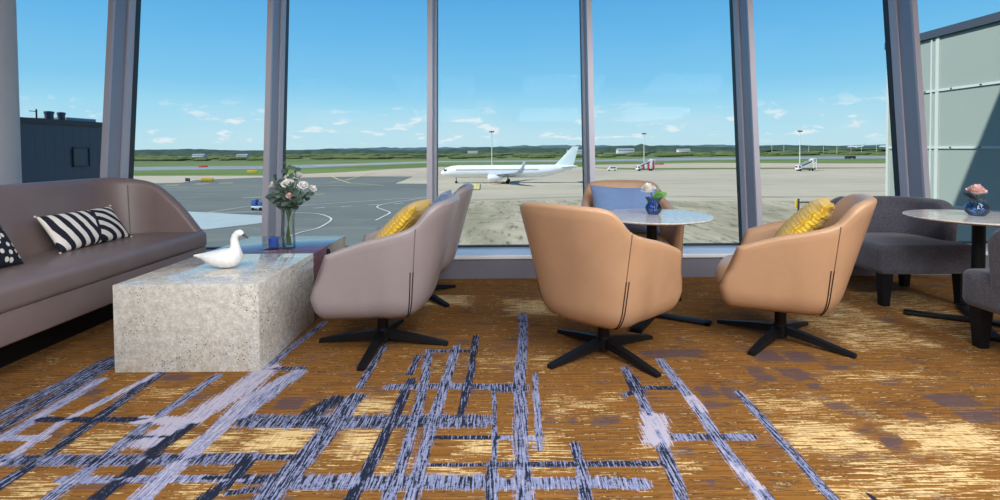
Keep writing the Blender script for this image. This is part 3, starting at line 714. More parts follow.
cA = make_chair(-.672, 2.93, 177, -5, MT['mauve'], MT['seam_mauve'], 'mauve leather swivel tub chair beside the pale stone block, yellow cushion in it', gM)
cB = make_chair(-.635, 3.865, 180, 45, None, None, 'mauve leather swivel tub chair by the window, mostly hidden behind the other mauve one', gM, cA)
cC = make_chair(.55, 2.775, 46, 33, MT['tan'], MT['seam'], 'tan leather swivel tub chair seen from behind in the centre', gT)
cD = make_chair(.965, 3.88, 266, -27, None, None, 'tan leather swivel tub chair facing us behind the round table with a blue cushion', gT, cC)
cE = make_chair(1.60, 2.955, 151, 40, None, None, 'tan leather swivel tub chair in profile with a yellow cushion, beside the grey chairs', gT, cC)
def loc_in(c, x, y, z): return Matrix.Rotation(c.rotation_euler.z, 3, 'Z') @ Vector((x, y, z)) + c.location
def frame_in(c, xa, ya):
    R = Matrix.Rotation(c.rotation_euler.z, 3, 'Z'); return R @ frame(xa, ya)
# cushions in the chairs (x axis along the cushion's width, y axis up the back)
gy = 'mustard yellow ribbed cushions'
place_cushion('cushion', MT['yellow'], (.42, .42, .14), loc_in(cA, -.10, 0, .65), frame_in(cA, (0, -1, 0), (-.28, 0, .30)), 'mustard yellow ribbed cushion in the near mauve chair', gy, ruffle=.004)
place_cushion('cushion', MT['yellow'], (.40, .42, .14), loc_in(cE, -.10, -.01, .65), frame_in(cE, (0, -1, 0), (-.27, 0, .30)), 'mustard yellow ribbed cushion in the tan chair on the right', gy, ruffle=.010)
gb = 'plain blue cushions'
place_cushion('cushion', MT['bluefab'], (.53, .38, .14), (.955, 3.975, .63), frame((1, 0, -.035), (0, .14, .35)), 'wide blue cushion in the tan chair behind the round table', gb, pinch=.10)
place_cushion('cushion', MT['bluefab'], (.42, .36, .13), (-.47, 3.865, .625), frame((0, 1, 0), (.17, 0, .32)), 'blue cushion in the mauve chair by the window', gb)

# ------------------------------------------------------------------ round cafe tables
def make_table(x, y, label, src=None):
    if src: r = copy_tree(src)
    else:
        r = empty('cafe_table')
        tp = MB(); tp.lathe([(.001, .638), (.315, .638), (.368, .650), (.375, .654), (.376, .659), (.372, .662), (.001, .662)], 72); tp.build('tabletop', MT['tablestone'], r, smooth=25)
        sm = MB(); sm.lathe([(.001, .01), (.033, .01), (.033, .632), (.10, .634), (.10, .6379), (.001, .6379)], 28); sm.build('pedestal', MT['black'], r)
        for k in range(4):
            b = MB(); b.rbox(.0, .362, -.034, .034, .003, .024, r=.003, seg=2); b.rbox(.33, .362, -.034, .034, 0, .024, r=.002, seg=2)
            f = b.build('foot', MT['black'], r, rot=k * PI / 2)
    r.location = (x, y, 0); r.rotation_euler = (0, 0, math.radians(-31))
    tag(r, label, 'table', 'round stone topped cafe tables'); return r
tA = make_table(.985, 3.375, 'round stone topped cafe table between the tan chairs')
tB = make_table(2.95, 3.195, 'round stone topped cafe table between the grey armchairs', tA)

def small_vase(x, y, label, mat, big):
    mb = MB()
    if big: pr = [(.001, .006), (.030, .006), (.046, .03), (.050, .05), (.042, .072), (.034, .085), (.038, .105), (.052, .128), (.054, .128), (.042, .105), (.037, .085), (.046, .073), (.054, .05), (.050, .028), (.034, .001), (.001, 0)]
    else: pr = [(.001, .006), (.034, .006), (.055, .025), (.060, .045), (.050, .068), (.034, .080), (.035, .094), (.046, .108), (.048, .108), (.039, .094), (.038, .080), (.054, .070), (.064, .045), (.059, .024), (.038, .001), (.001, 0)]
    mb.lathe(pr, 40)
    # gentle ruffle of the rim
    if big:
        mb.v = [(a, b_, c * .87) for a, b_, c in mb.v]
        mb.v = [(px * (1 + .10 * math.sin(8 * math.atan2(py, px)) * max(0, (pz - .08) / .032)), py * (1 + .10 * math.sin(8 * math.atan2(py, px)) * max(0, (pz - .08) / .032)), pz) for px, py, pz in mb.v]
    o = mb.build('vase', mat, loc=(x, y, .6625)); tag(o, label, 'vase', 'small blue glass vases'); return o
small_vase(1.01, 3.42, 'small dark blue ruffled glass vase on the table between the tan chairs', MT['blueglass'], True)
small_vase(2.965, 3.225, 'small round blue glass vase on the table between the grey armchairs', MT['blueglass2'], False)
def small_flower(x, y, z, r, mat, leafmat, label, leaves, tilt):
    t = empty('rose', (x, y, .6695))
    s = MB(); s.tube([(0, 0, .002), (0, 0, z * .5), (tilt[0] * .7, tilt[1] * .7, z)], .003, 6); s.build('stem', MT['stem'], t)
    b = bloom_mb(r, 16, 3).build('bloom', mat, t, smooth=80); b.location = (tilt[0], tilt[1], z - r * .1)
    d = Vector((tilt[0] * 3, -.5 * r * 10, 1)); b.rotation_euler = d.to_track_quat('Z', 'Y').to_euler()
    for (dx, dy, dz, L, W) in leaves:
        l = MB(); leaf_shape(l, (0, 0, z * .62), (dx, dy, dz), L, W, up=(0, -1, .6), bend=.2)
        l.build('leaf', leafmat, t, smooth=80, fix=False)
    tag(t, label, 'flower'); return t
small_flower(1.01, 3.42, .150, .044, MT['petalw'], MT['leaf'], 'white rose in the ruffled blue vase', [(.9, -.2, .50, .095, .048), (.75, .3, .75, .09, .042), (.5, -.6, .5, .07, .04)], (-.035, -.01))
small_flower(2.965, 3.225, .140, .044, MT['petalp'], MT['leafblack'], 'pink rose in the round blue vase', [(-.9, -.1, .55, .10, .030), (-.8, .3, .75, .08, .03), (.9, -.2, .5, .05, .025)], (-.012, -.005))

# ------------------------------------------------------------------ grey corner armchairs (front faces local -y, wing on +x)
def make_armchair(x, y, rot, label, src=None):
    if src: r = copy_tree(src)
    else:
        r = empty('lounge_chair')
        sb = MB(); sb.rbox(-.335, .335, -.33, .30, .222, .425, r=.045, seg=5); sb.build('seat', MT['greyfab'], r)
        # back sweeping round into one wing
        P = []; Rr = .14; yb = .21; xw = .245
        for q in np.linspace(-.335, xw - Rr, 26): P.append((q, yb, 0, 1))
        for a in np.linspace(0, PI / 2, 16)[1:]: P.append((xw - Rr + Rr * math.sin(a), yb - Rr + Rr * math.cos(a), math.sin(a), math.cos(a)))
        for q in np.linspace(yb - Rr, -.16, 20)[1:]: P.append((xw, q, 1, 0))
        D = np.r_[0, np.cumsum([math.hypot(P[i + 1][0] - P[i][0], P[i + 1][1] - P[i][1]) for i in range(len(P) - 1)])]
        rings = []
        for (px, py, nx, ny), d in zip(P, D):
            e = min(d, D[-1] - d); rc = .16
            k = math.sqrt(max(0, 1 - (1 - min(e / rc, 1)) ** 2)); h = .705 - rc * (1 - k)
            th = .10; z0 = .30; ring = []; rr = .035
            et = max(.25, math.sqrt(max(0, 1 - (1 - min(e / .04, 1)) ** 2))); 
            def pt(s, z):
                o = th / 2 + (s - .5) * th * et + .03 * (z - .42) / .3; return (px + nx * o, py + ny * o, z)
            for z in np.linspace(z0, h - rr, 6): ring.append(pt(0, z))
            for a in np.linspace(0, PI, 9)[1:-1]: ring.append(pt(.5 - .5 * math.cos(a), h - rr + rr * math.sin(a)))
            for z in np.linspace(h - rr, z0, 6): ring.append(pt(1, z))
            rings.append(ring)
        bb = MB(); bb.loft(rings); bb.build('backrest', MT['greyfab'], r, smooth=60)
        for lx, ly in ((-.265, -.265), (.265, -.265), (.265, .235), (-.265, .235)):
            l = MB(); rg = []
            for z, w in ((.001, .024), (.08, .028), (.226, .036)):
                rg.append([(lx + a * w, ly + b * w, z) for a, b in ((-1, -1), (1, -1), (1, 1), (-1, 1))])
            l.loft(rg); l.build('leg', MT['darkwood'], r, smooth=0)
    r.location = (x, y, 0); r.rotation_euler = (0, 0, math.radians(rot)); tag(r, label, 'armchair', 'charcoal grey fabric armchairs'); return r
gA = make_armchair(2.905, 3.825, 0, 'charcoal grey fabric armchair by the window behind the right tan chair')
gB = make_armchair(2.875, 2.54, 180, 'charcoal grey fabric armchair cut off by the right edge of the view', gA)
# ------------------------------------------------------------------ airfield
from mathutils.geometry import tessellate_polygon
GZ = -10.1
def ground_mat(name, c1, c2, c3, sc, stretch=(1, 1, 1), rough=.95, cracks=False):
    m, nt, b = newmat(name)
    co = coords(nt, scale=stretch)
    f = noise(nt, co, sc, 6, .65); g = noise(nt, co, sc * 6, 5, .7)
    c = mixc(nt, ss(nt, f, .35, .65), c1, c2)
    c = mixc(nt, ss(nt, g, .50, .72), c, c3)
    if cracks:
        w = noise(nt, coords(nt, scale=(.02, .35, 1)), 1, 5, .7)
        c = mixc(nt, math_n(nt, 'MULTIPLY', ss(nt, w, .58, .66), .35), c, tuple(x * .6 for x in c3[:3]) + (1,))
    lk(nt, c, b.inputs['Base Color']); b.inputs['Roughness'].default_value = rough; b.inputs['Specular IOR Level'].default_value = .15
    return m
MT['grass'] = ground_mat('airfield_grass', rgb(112, 134, 70), rgb(96, 116, 62), rgb(132, 140, 86), .02, (.25, 1, 1))
MT['scrub'] = ground_mat('scrub_heath', rgb(106, 122, 74), rgb(84, 98, 66), rgb(150, 140, 104), .012, (.3, 1, 1))
MT['concrete'] = ground_mat('apron_concrete', rgb(190, 180, 154), rgb(178, 169, 145), rgb(166, 158, 136), .02, (.5, 1.6, 1), cracks=True)
MT['stained'] = ground_mat('stained_apron_concrete', rgb(184, 174, 146), rgb(150, 144, 116), rgb(92, 90, 70), .12, (1.3, .33, 1), cracks=True)
MT['asphalt'] = ground_mat('blue_grey_asphalt', rgb(116, 122, 114), rgb(104, 110, 103), rgb(126, 131, 122), .03, (.4, 1.5, 1))
MT['asphaltlight'] = ground_mat('pale_asphalt', rgb(146, 152, 154), rgb(136, 142, 146), rgb(156, 160, 160), .03)
MT['sand'] = ground_mat('sandy_shoulder', rgb(196, 182, 158), rgb(186, 170, 146), rgb(174, 160, 136), .03, (.3, 1, 1))
MT['linew'] = simple('white_marking_paint', rgb(208, 208, 200), .8)
MT['liney'] = simple('yellow_marking_paint', rgb(208, 196, 128), .8)
MT['paleplate'] = simple('pale_concrete_slab', rgb(168, 182, 178), .8, var=.04, vscale=.3)
def poly(name, mat, pts, dz):
    mb = MB(); n = len(pts)
    vs = [(x, y, GZ + dz) for x, y in pts] + [(x, y, GZ + dz - .04) for x, y in pts]
    # triangulate through bmesh so that concave outlines work
    bm = bmesh.new(); bv = [bm.verts.new(v) for v in vs[:n]]
    for tri in tessellate_polygon([[Vector(v) for v in vs[:n]]]): bm.faces.new([bv[i] for i in tri])
    for ax in (0, 1):          # dice large sheets into tiles
        lo, hi = min(p[ax] for p in pts), max(p[ax] for p in pts); st = 60 if hi - lo < 2000 else 400
        for q in np.arange(lo + st, hi, st):
            co = [0, 0, 0]; no = [0, 0, 0]; co[ax] = float(q); no[ax] = 1
            bmesh.ops.bisect_plane(bm, geom=bm.verts[:] + bm.edges[:] + bm.faces[:], plane_co=co, plane_no=no)
    bm.normal_update()
    for fc in bm.faces:
        if fc.normal.z < 0: fc.normal_flip()
    mb.frombm(bm)
    return struct(mb.build(name, mat, smooth=0, fix=False))
def gplane(name, mat, x0, x1, y0, y1, dz): return poly(name, mat, [(x0, y0), (x1, y0), (x1, y1), (x0, y1)], dz)
gplane('ground', MT['scrub'], -4000, 4000, -40, 4200, -.8)
poly('grass_field', MT['grass'], [(-900, 225), (900, 225), (900, 720), (400, 660), (80, 600), (-60, 590), (-300, 480), (-900, 470)], .05)
poly('runway', MT['asphaltlight'], [(-900, 330), (-400, 325), (-215, 313), (-131, 320), (-51, 446), (67, 434), (233, 463), (346, 463), (900, 470), (900, 585), (432, 579), (200, 560), (79, 500), (-58, 504), (-174, 384), (-400, 384), (-900, 390)], .10)
poly('shoulder', MT['sand'], [(-104, 233), (-78, 262), (-62, 300), (-38, 329), (44, 318), (58, 275), (10, 270), (-34, 252), (-44, 222), (-58, 217), (-82, 213)], .14)
poly('shoulder', MT['sand'], [(-130, 372), (-40, 470), (60, 462), (60, 474), (-45, 482), (-140, 384)], .14)
poly('apron', MT['concrete'], [(-500, 6), (500, 6), (500, 258), (128, 262), (72, 264), (60, 270), (44, 320), (-38, 331), (-60, 300), (-75, 262), (-104, 232), (-166, 241), (-500, 250)], .10)
poly('shoulder_path', MT['sand'], [(52, 300), (64, 346), (140, 372), (240, 330), (500, 310), (500, 276), (190, 268), (139, 277), (80, 285)], .13)
poly('grass_verge', MT['grass'], [(128, 262), (500, 258), (500, 276), (190, 268), (139, 277), (80, 285), (52, 300), (44, 320), (60, 270), (72, 264)], .15)
poly('stained_apron', MT['stained'], [(-7, 6), (500, 6), (500, 95), (120, 100), (40, 107), (19, 113), (-13, 108), (-7, 60)], .16)
poly('taxiway', MT['asphalt'], [(-500, 6), (-7, 6), (-7, 60), (-13.4, 115), (-23, 166.5), (-35, 170.2), (-36, 213), (-58, 216), (-82, 212), (-100, 214), (-117, 200), (-112, 182), (-150, 176), (-500, 170)], .22)
def stripe(name, mat, pts, w, dz=.28):
    P = [Vector((x, y)) for x, y in pts]; L = []; R_ = []
    for i, p in enumerate(P):
        t = (P[min(i + 1, len(P) - 1)] - P[max(i - 1, 0)]).normalized(); nn = Vector((-t.y, t.x)) * w / 2
        L.append(p + nn); R_.append(p - nn)
    mb = MB(); n = len(P)
    mb.add([(q.x, q.y, GZ + dz) for q in L] + [(q.x, q.y, GZ + dz) for q in R_], [(i, i + 1, n + i + 1, n + i) for i in range(n - 1)])
    o = mb.build(name, mat, smooth=0)
    for pz in o.data.polygons:
        pass
    return struct(o)
def curve(pts, k=6):
    P = [np.array(p, float) for p in pts]; out = []
    P = [2 * P[0] - P[1]] + P + [2 * P[-1] - P[-2]]
    for i in range(1, len(P) - 2):
        for s in np.linspace(0, 1, k, endpoint=False):
            a, b, c, d = P[i - 1], P[i], P[i + 1], P[i + 2]
            out.append(.5 * (2 * b + (c - a) * s + (2 * a - 5 * b + 4 * c - d) * s * s + (3 * b - a - 3 * c + d) * s ** 3))
    out.append(P[-2]); return [tuple(q) for q in out]
poly('pale_slab', MT['paleplate'], [(-41.3, 72.5), (-43.2, 73.8), (-60, 92), (-58, 95), (-40.2, 87.8), (-36, 79)], .26)
stripe('marking', MT['linew'], [(-90, 92), (-52, 92.5), (-38, 93.5)], .45)
stripe('marking', MT['linew'], [(-70, 88), (-53, 90.2), (-48, 110), (-53, 131)], .4)
stripe('marking', MT['linew'], curve([(-27.5, 62), (-26.7, 69.5), (-25.7, 72.9), (-26.5, 81.0), (-28.6, 85.8), (-32.2, 90.0), (-38, 92)]), .30)
stripe('marking', MT['linew'], curve([(-19.4, 80.6), (-19.2, 86), (-19.3, 90.6), (-21.5, 95), (-23.8, 100.1), (-23.4, 105.5), (-20, 112), (-17.1, 117.6), (-12, 122)]), .32)
stripe('marking', MT['linew'], [(-46, 98), (-40.4, 103.0), (-33.4, 108.1), (-16.9, 120.0)], .3)
for k in range(5): stripe('marking', MT['linew'], [(-40 + k * 4.6, 96 + k * 2.3), (-38.2 + k * 4.6, 97 + k * 2.3)], .45)
stripe('marking', MT['liney'], [(-58.3, 178.0), (-56.4, 188.9), (-60.8, 250)], .6)
stripe('marking', MT['liney'], [(-80, 237), (-74.2, 226.6), (-61.1, 195.6), (-49.7, 171.9), (-36, 160)], .6)
stripe('marking', MT['liney'], [(-140, 160), (-90, 158), (-40, 162)], .5)
for x, y in ((-107, 169), (-100, 174), (-94, 178)): stripe('marking', MT['liney'], [(x - 2.2, y), (x + 2.2, y + .5)], 2.2)
stripe('marking', MT['liney'], [(-60, 121), (-50, 127), (-44, 130)], 1.0)
poly('marking', MT['liney'], [(-9.6, 141), (-5.6, 141), (-6.4, 166), (-10.0, 166)], .3)
stripe('kerb_line', MT['scrub'], [(-13.3, 110.7), (18.8, 118), (90, 112)], .5)

# distant wooded ridge
def ridge(name, y0, depth, hfun, x0, x1, mat, step=14, seed=0.):
    mb = MB(); xs = np.arange(x0, x1, step); rows = [0, .12, .3, .55, .8, 1]
    prof = [0, .62, .9, 1.0, .8, 0]
    rings = []
    for x in xs:
        h = hfun(x) * (1 + .28 * mnoise.noise((x * .02 + seed, 3.1, 0)) + .22 * mnoise.noise((x * .09, seed, 0)))
        rings.append([(x, y0 + depth * r + 14 * mnoise.noise((x * .03, r * 3, seed)), GZ + max(h, 1) * p * (1 + .15 * mnoise.noise((x * .11, r * 9, seed)))) for r, p in zip(rows, prof)])
    mb.loft(rings, closed=False); return mb.build(name, mat, smooth=0)
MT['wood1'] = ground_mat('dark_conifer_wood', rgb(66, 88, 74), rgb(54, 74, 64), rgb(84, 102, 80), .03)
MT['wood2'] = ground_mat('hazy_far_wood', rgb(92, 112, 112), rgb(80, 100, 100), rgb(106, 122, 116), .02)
MT['bushes'] = ground_mat('low_birch_scrub', rgb(98, 112, 66), rgb(78, 94, 58), rgb(140, 132, 86), .05)
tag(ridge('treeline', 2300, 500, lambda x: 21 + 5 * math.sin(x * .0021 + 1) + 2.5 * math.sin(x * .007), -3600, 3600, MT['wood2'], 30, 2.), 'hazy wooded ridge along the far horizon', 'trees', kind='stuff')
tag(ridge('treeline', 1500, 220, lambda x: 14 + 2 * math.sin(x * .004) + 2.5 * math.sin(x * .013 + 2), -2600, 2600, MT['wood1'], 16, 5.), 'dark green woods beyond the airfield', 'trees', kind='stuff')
bmats = MT['bushes']
mb = MB(); rb = random.Random(5)
for k in range(520):
    y = rb.uniform(640, 1250); x = rb.uniform(-1.15, 1.15) * y
    s = rb.uniform(1.6, 3.6)
    if any(abs(x - a) < 70 and abs(y - b_) < 45 for a, b_ in ((-520, 900), (-425, 860), (-60, 1150), (130, 900), (236, 980), (395, 1120))): continue
    mb.ell((x, y, GZ + s * .3), (s * rb.uniform(2.5, 9), s * 2, s * rb.uniform(.55, 1.0)), 7, 5)
tag(mb.build('bushes', bmats, smooth=0), 'low bushes scattered over the heath beyond the runway', 'bushes', kind='stuff')

# ------------------------------------------------------------------ airliner
MT['plane'] = simple('white_aircraft_paint', rgb(238, 240, 242), .3, coat=.3)
MT['planegrey'] = simple('light_grey_wing_paint', rgb(186, 192, 200), .4)
MT['planetail'] = simple('pale_green_white_tail_paint', rgb(214, 230, 226), .4)
MT['planewin'] = simple('dark_cabin_window', rgb(52, 60, 76), .3)
MT['engine'] = simple('white_nacelle', rgb(232, 234, 238), .35)
MT['metal'] = simple('bare_metal', rgb(130, 132, 136), .35, metal=.8)
MT['rubber'] = simple('black_rubber', rgb(18, 18, 20), .8)
def make_airliner():
    t = empty('airliner')
    # nose at x = 0, tail at +x, z = height over the ground
    sec = [(0, .05, 3.35), (.25, .45, 3.38), (.8, .85, 3.48), (1.6, 1.25, 3.62), (2.8, 1.65, 3.78), (4.4, 1.9, 3.85), (6, 1.98, 3.87), (30, 1.98, 3.87), (33, 1.9, 3.97), (36, 1.62, 4.25), (39, 1.2, 4.62), (42, .68, 5.02), (43.8, .35, 5.25), (44.5, .12, 5.3)]
    rings = [[(x, r * math.cos(a), z + r * 1.03 * math.sin(a)) for a in [2 * PI * k / 28 for k in range(28)]] for x, r, z in sec]
    mb = MB(); mb.loft(rings); fu = mb.build('fuselage', MT['plane'], t, smooth=60)
    w0 = None
    for s in (-1, 1):
        for k in range(44):
            x = 5.6 + k * .6
            if w0 is None:
                wn = MB(); wn.rbox(-.13, .13, -.06, .06, -.21, .21, r=.03, seg=1); w = w0 = wn.build('cabin_window', MT['planewin'], fu, smooth=0)
            else:
                w = w0.copy(); COL.objects.link(w); w.parent = fu
            w.location = (x, s * 1.935, 4.43)
    for s in (-1, 1):
        cp = MB(); cp.box(1.15, 2.35, s * 1.05 - .35, s * 1.05 + .35, 4.18, 4.62); cp.build('cockpit_window', MT['planewin'], fu, smooth=0)
    def foil(mb, secs):
        rings = []
        for (x0, x1, y, z, th) in secs:
            c = x1 - x0
            pr = [(0, 0), (.05, .35), (.2, .5), (.5, .42), (1, .03), (1, -.03), (.5, -.3), (.2, -.4), (.05, -.28)]
            rings.append([(x0 + c * a, y, z + b * th) for a, b in pr])
        mb.loft(rings)
    for s in (-1, 1):
        w = MB(); foil(w, [(15.4, 22.6, s * 1.2, 2.75, .85), (18.1, 22.9, s * 6.3, 3.15, .55), (24.6, 26.6, s * 16.2, 4.0, .25)])
        wo = w.build('wing', MT['planegrey'], t, smooth=50)
        wl = MB(); rings = []
        for x0, x1, y, z in ((24.6, 26.6, 16.2, 3.95), (25.3, 27.0, 16.9, 4.4), (26.2, 27.3, 17.3, 5.3), (27.0, 27.7, 17.6, 6.6)):
            rings.append([(x0, s * y, z), ((x0 + x1) / 2, s * (y - .1), z), (x1, s * y, z), ((x0 + x1) / 2, s * (y + .1), z)])
        wl.loft(rings); wl.build('winglet', MT['planegrey'], wo)
        e = MB(); er = [(15.9, .98), (16.05, 1.08), (16.9, 1.18), (18.4, 1.12), (19.4, .9), (20.2, .66), (20.6, .55)]
        e.loft([[(x, s * 5.75 + r * math.cos(a), 2.0 + r * math.sin(a)) for a in [2 * PI * k / 24 for k in range(24)]] for x, r in er])
        eo = e.build('engine', MT['engine'], t, smooth=60)
        f = MB(); f.lathe([(.001, 0), (.9, 0), (.9, .02), (.001, .02)], 24)
        fo = f.build('fan_inlet', MT['rubber'], eo); fo.location = (15.885, s * 5.75, 2.0); fo.rotation_euler = (0, PI / 2, 0)
        p = MB(); p.loft([[(17.0, s * 5.65, 3.0), (20.4, s * 5.65, 2.9), (20.4, s * 5.85, 2.9), (17.0, s * 5.85, 3.0)], [(18.2, s * 5.65, 3.35), (21.2, s * 5.65, 3.3), (21.2, s * 5.85, 3.3), (18.2, s * 5.85, 3.35)]]); p.build('pylon', MT['planegrey'], eo, smooth=0)
        h = MB(); foil(h, [(38.9, 42.8, s * .5, 5.0, .4), (41.6, 43.3, s * 6.2, 5.5, .15)]); h.build('tailplane', MT['planegrey'], t, smooth=50)
    fin = MB(); rings = []
    for x0, x1, z, w in ((35.6, 43.0, 5.2, .30), (37.6, 43.3, 6.2, .26), (42.9, 44.9, 11.75, .10)):
        rings.append([(x0, 0, z), (x0 + (x1 - x0) * .3, w, z), (x1, .02, z), (x1, -.02, z), (x0 + (x1 - x0) * .3, -w, z)])
    fin.loft(rings); fin.build('tail_fin', MT['planetail'], t)
    for gx, gy, r, two in ((5.1, 0, .38, .22), (22.0, -3.8, .58, .45), (22.0, 3.8, .58, .45)):
        g = MB(); g.tube([(gx, gy, r), (gx, gy, 2.6)], .12, 8); go = g.build('landing_gear', MT['metal'], t)
        for s in (-1, 1):
            wh = MB(); wh.loft([[(gx + rr * math.cos(a), gy + s * two + d, r + rr * math.sin(a)) for a in [2 * PI * k / 20 for k in range(20)]] for d, rr in ((-.17, r * .8), (-.13, r), (.13, r), (.17, r * .8))])
            wh.build('wheel', MT['rubber'], go)
    return t
ap = make_airliner(); ap.location = (-19.4, 170.0, GZ + .11); ap.rotation_euler = (0, 0, math.radians(-3.0))
tag(ap, 'white twin engine airliner parked on the apron facing left', 'aeroplane', 'airliners on the airfield')
for x, y, rz, lab in ((812, 1215, 8, 'tiny far airliner beyond the runway, the left one of the two in the right window'), (868, 1190, 4, 'tiny far airliner beyond the runway, the right one of the two in the right window')):
    c = copy_tree(ap, skip='cabin_window'); c.location = (x, y, GZ + 6.0); c.rotation_euler = (0, 0, math.radians(rz)); tag(c, lab)
tag(poly('runway_bank', MT['scrub'], [(560, 1100), (1300, 1100), (1300, 1280), (560, 1280)], 5.95), None)

# ------------------------------------------------------------------ masts, vehicles, signs
MT['mast'] = simple('galvanised_mast', rgb(206, 204, 198), .5)
MT['red'] = simple('red_paint', rgb(196, 70, 52), .5)
MT['vwhite'] = simple('white_vehicle_paint', rgb(236, 236, 234), .4)
MT['vglass'] = simple('dark_vehicle_glass', rgb(44, 50, 58), .25)
MT['yel'] = simple('yellow_sign_paint', rgb(222, 178, 40), .5)
MT['vblue'] = simple('blue_vehicle_paint', rgb(70, 104, 168), .5)
MT['darkgrey'] = simple('dark_grey_paint', rgb(52, 56, 60), .6)
def make_mast(src=None):
    if src: return copy_tree(src)
    t = empty('light_mast')
    p = MB(); p.tube([(0, 0, 0), (0, 0, 18.6)], [.26, .14], 10); p.build('pole', MT['mast'], t)
    b = MB(); b.rbox(-.5, .5, -.5, .5, 0, .5, r=.05); b.build('base', MT['red'], t)
    h = MB(); h.rbox(-1.0, 1.0, -.35, .35, 18.3, 18.5, r=.05)
    for k in range(4): h.rbox(-1.0 + k * .54, -.62 + k * .54, -.4, .25, 17.9, 18.3, r=.05)
    h.build('lamp_head', MT['darkgrey'], t)
    return t
m0 = None
for x, y, lab in ((-3.3, 213, 'tall light mast rising behind the parked airliner'), (72.6, 262, 'tall light mast beside the red and white boarding stairs truck'), (137.6, 238.6, 'tall light mast beside the white boarding stairs truck in the right window')):
    m = make_mast(m0); m0 = m0 or m; m.location = (x, y, GZ + .1); tag(m, lab, 'light mast', 'apron light masts')
a0 = None
for u, y, lab in ((.523, 905, 'thin approach light pole, leftmost of the far row in the right window'), (.546, 900, 'thin approach light pole, second from the left of the far row'), (.594, 880, 'thin approach light pole, third from the left of the far row'), (.622, 900, 'thin approach light pole, fourth from the left of the far row'), (.648, 760, 'taller approach light pole in the middle of the far row'), (.675, 900, 'thin approach light pole, third from the right of the far row'), (.695, 900, 'thin approach light pole, second from the right of the far row'), (.724, 900, 'thin approach light pole, rightmost of the far row')):
    if a0 is None:
        p = MB(); p.tube([(0, 0, 0), (0, 0, 13.5)], .3, 6); p.rbox(-1.2, 1.2, -.2, .2, 13.2, 13.6, r=.05); a = a0 = p.build('light_pole', MT['mast'])
    else: a = a0.copy(); COL.objects.link(a)
    a.location = (u * y, y, GZ); tag(a, lab, 'light pole', 'far approach light poles')

def wheels(par, xs, w, r, mat=None):
    for x in xs:
        for s in (-1, 1):
            wh = MB(); wh.loft([[(x + rr * math.cos(a), s * w + d, r + rr * math.sin(a)) for a in [2 * PI * k / 16 for k in range(16)]] for d, rr in ((-.13, r * .75), (-.11, r), (.11, r), (.13, r * .75))])
            wh.build('wheel', MT['rubber'], par)
def stairs_truck(x, y, rz, label, panel):
    side = MT['vwhite']
    t = empty('boarding_stairs_truck', (x, y, GZ + .16), math.radians(rz))
    c = MB(); c.rbox(-4.0, 4.0, -1.1, 1.1, .55, 1.0, r=.05); c.build('chassis', MT['darkgrey'], t)
    c = MB(); c.rbox(-4.6, -2.6, -1.1, 1.1, .6, 2.4, r=.18, seg=3); cab = c.build('cab', MT['vwhite'], t)
    g = MB(); g.rbox(-4.64, -4.45, -.9, .9, 1.5, 2.2, r=.04); g.rbox(-4.3, -3.2, -1.13, 1.13, 1.5, 2.15, r=.05); g.build('cab_glass', MT['vglass'], cab)
    s = MB()
    L = Matrix.Translation((0, 0, 0))
    s.add([(-4.2, -.9, 1.2), (3.0, -.9, 4.0), (3.0, .9, 4.0), (-4.2, .9, 1.2), (-4.2, -.9, .95), (3.0, -.9, 3.6), (3.0, .9, 3.6), (-4.2, .9, .95)], [(0, 1, 2, 3), (7, 6, 5, 4), (0, 4, 5, 1), (1, 5, 6, 2), (2, 6, 7, 3), (3, 7, 4, 0)])
    s.rbox(3.0, 4.5, -.95, .95, 3.6, 4.0, r=.03)
    s.build('stairs', MT['vwhite'], t, smooth=0)
    for sd in (-1, 1):
        p = MB(); yy = sd * .92
        p.add([(-4.2, yy - .03, 1.2), (3.0, yy - .03, 4.0), (3.0, yy - .03, 5.1), (-4.2, yy - .03, 2.3), (-4.2, yy + .03, 1.2), (3.0, yy + .03, 4.0), (3.0, yy + .03, 5.1), (-4.2, yy + .03, 2.3)], [(0, 1, 2, 3), (7, 6, 5, 4), (0, 4, 5, 1), (1, 5, 6, 2), (2, 6, 7, 3), (3, 7, 4, 0)])
        bo = p.build('balustrade', side, t, smooth=0)
        p = MB(); p.add([(-3.3, yy - .05, 1.75), (2.2, yy - .05, 3.95), (2.2, yy - .05, 4.6), (-3.3, yy - .05, 2.35), (-3.3, yy + .05, 1.75), (2.2, yy + .05, 3.95), (2.2, yy + .05, 4.6), (-3.3, yy + .05, 2.35)], [(0, 1, 2, 3), (7, 6, 5, 4), (0, 4, 5, 1), (1, 5, 6, 2), (2, 6, 7, 3), (3, 7, 4, 0)])
        p.build('balustrade_glass', MT['vglass'], bo, smooth=0)
    if panel:
        for k in range(5):
            p = MB(); p.rbox(-2.0 + k * 1.3, -1.1 + k * 1.3, -1.16, -1.0, .9, 2.7 + .5 * k, r=.03); p.build('side_panel', MT['red'] if k % 2 == 0 else MT['vwhite'], t)
    p = MB(); p.rbox(3.0, 4.6, -1.05, 1.05, 5.3, 5.55, r=.08); p.rbox(2.3, 3.0, -1.05, 1.05, 5.0, 5.3, r=.08); p.build('canopy', MT['vwhite'], t)
    for px in (3.1, 4.4): 
        p = MB(); p.rbox(px - .08, px + .08, -1.0, -.85, .9, 5.3, r=.02); p.rbox(px - .08, px + .08, .85, 1.0, .9, 5.3, r=.02); p.build('support', MT['vwhite'], t)
    wheels(t, (-3.4, 2.6), 1.0, .48); tag(t, label, 'vehicle', 'boarding stairs trucks'); return t
stairs_truck(70.2, 251, 10, 'white boarding stairs truck with red striped side panels on the apron', True)
stairs_truck(139.5, 237, 6, 'all white boarding stairs truck on the apron in the right window', False)
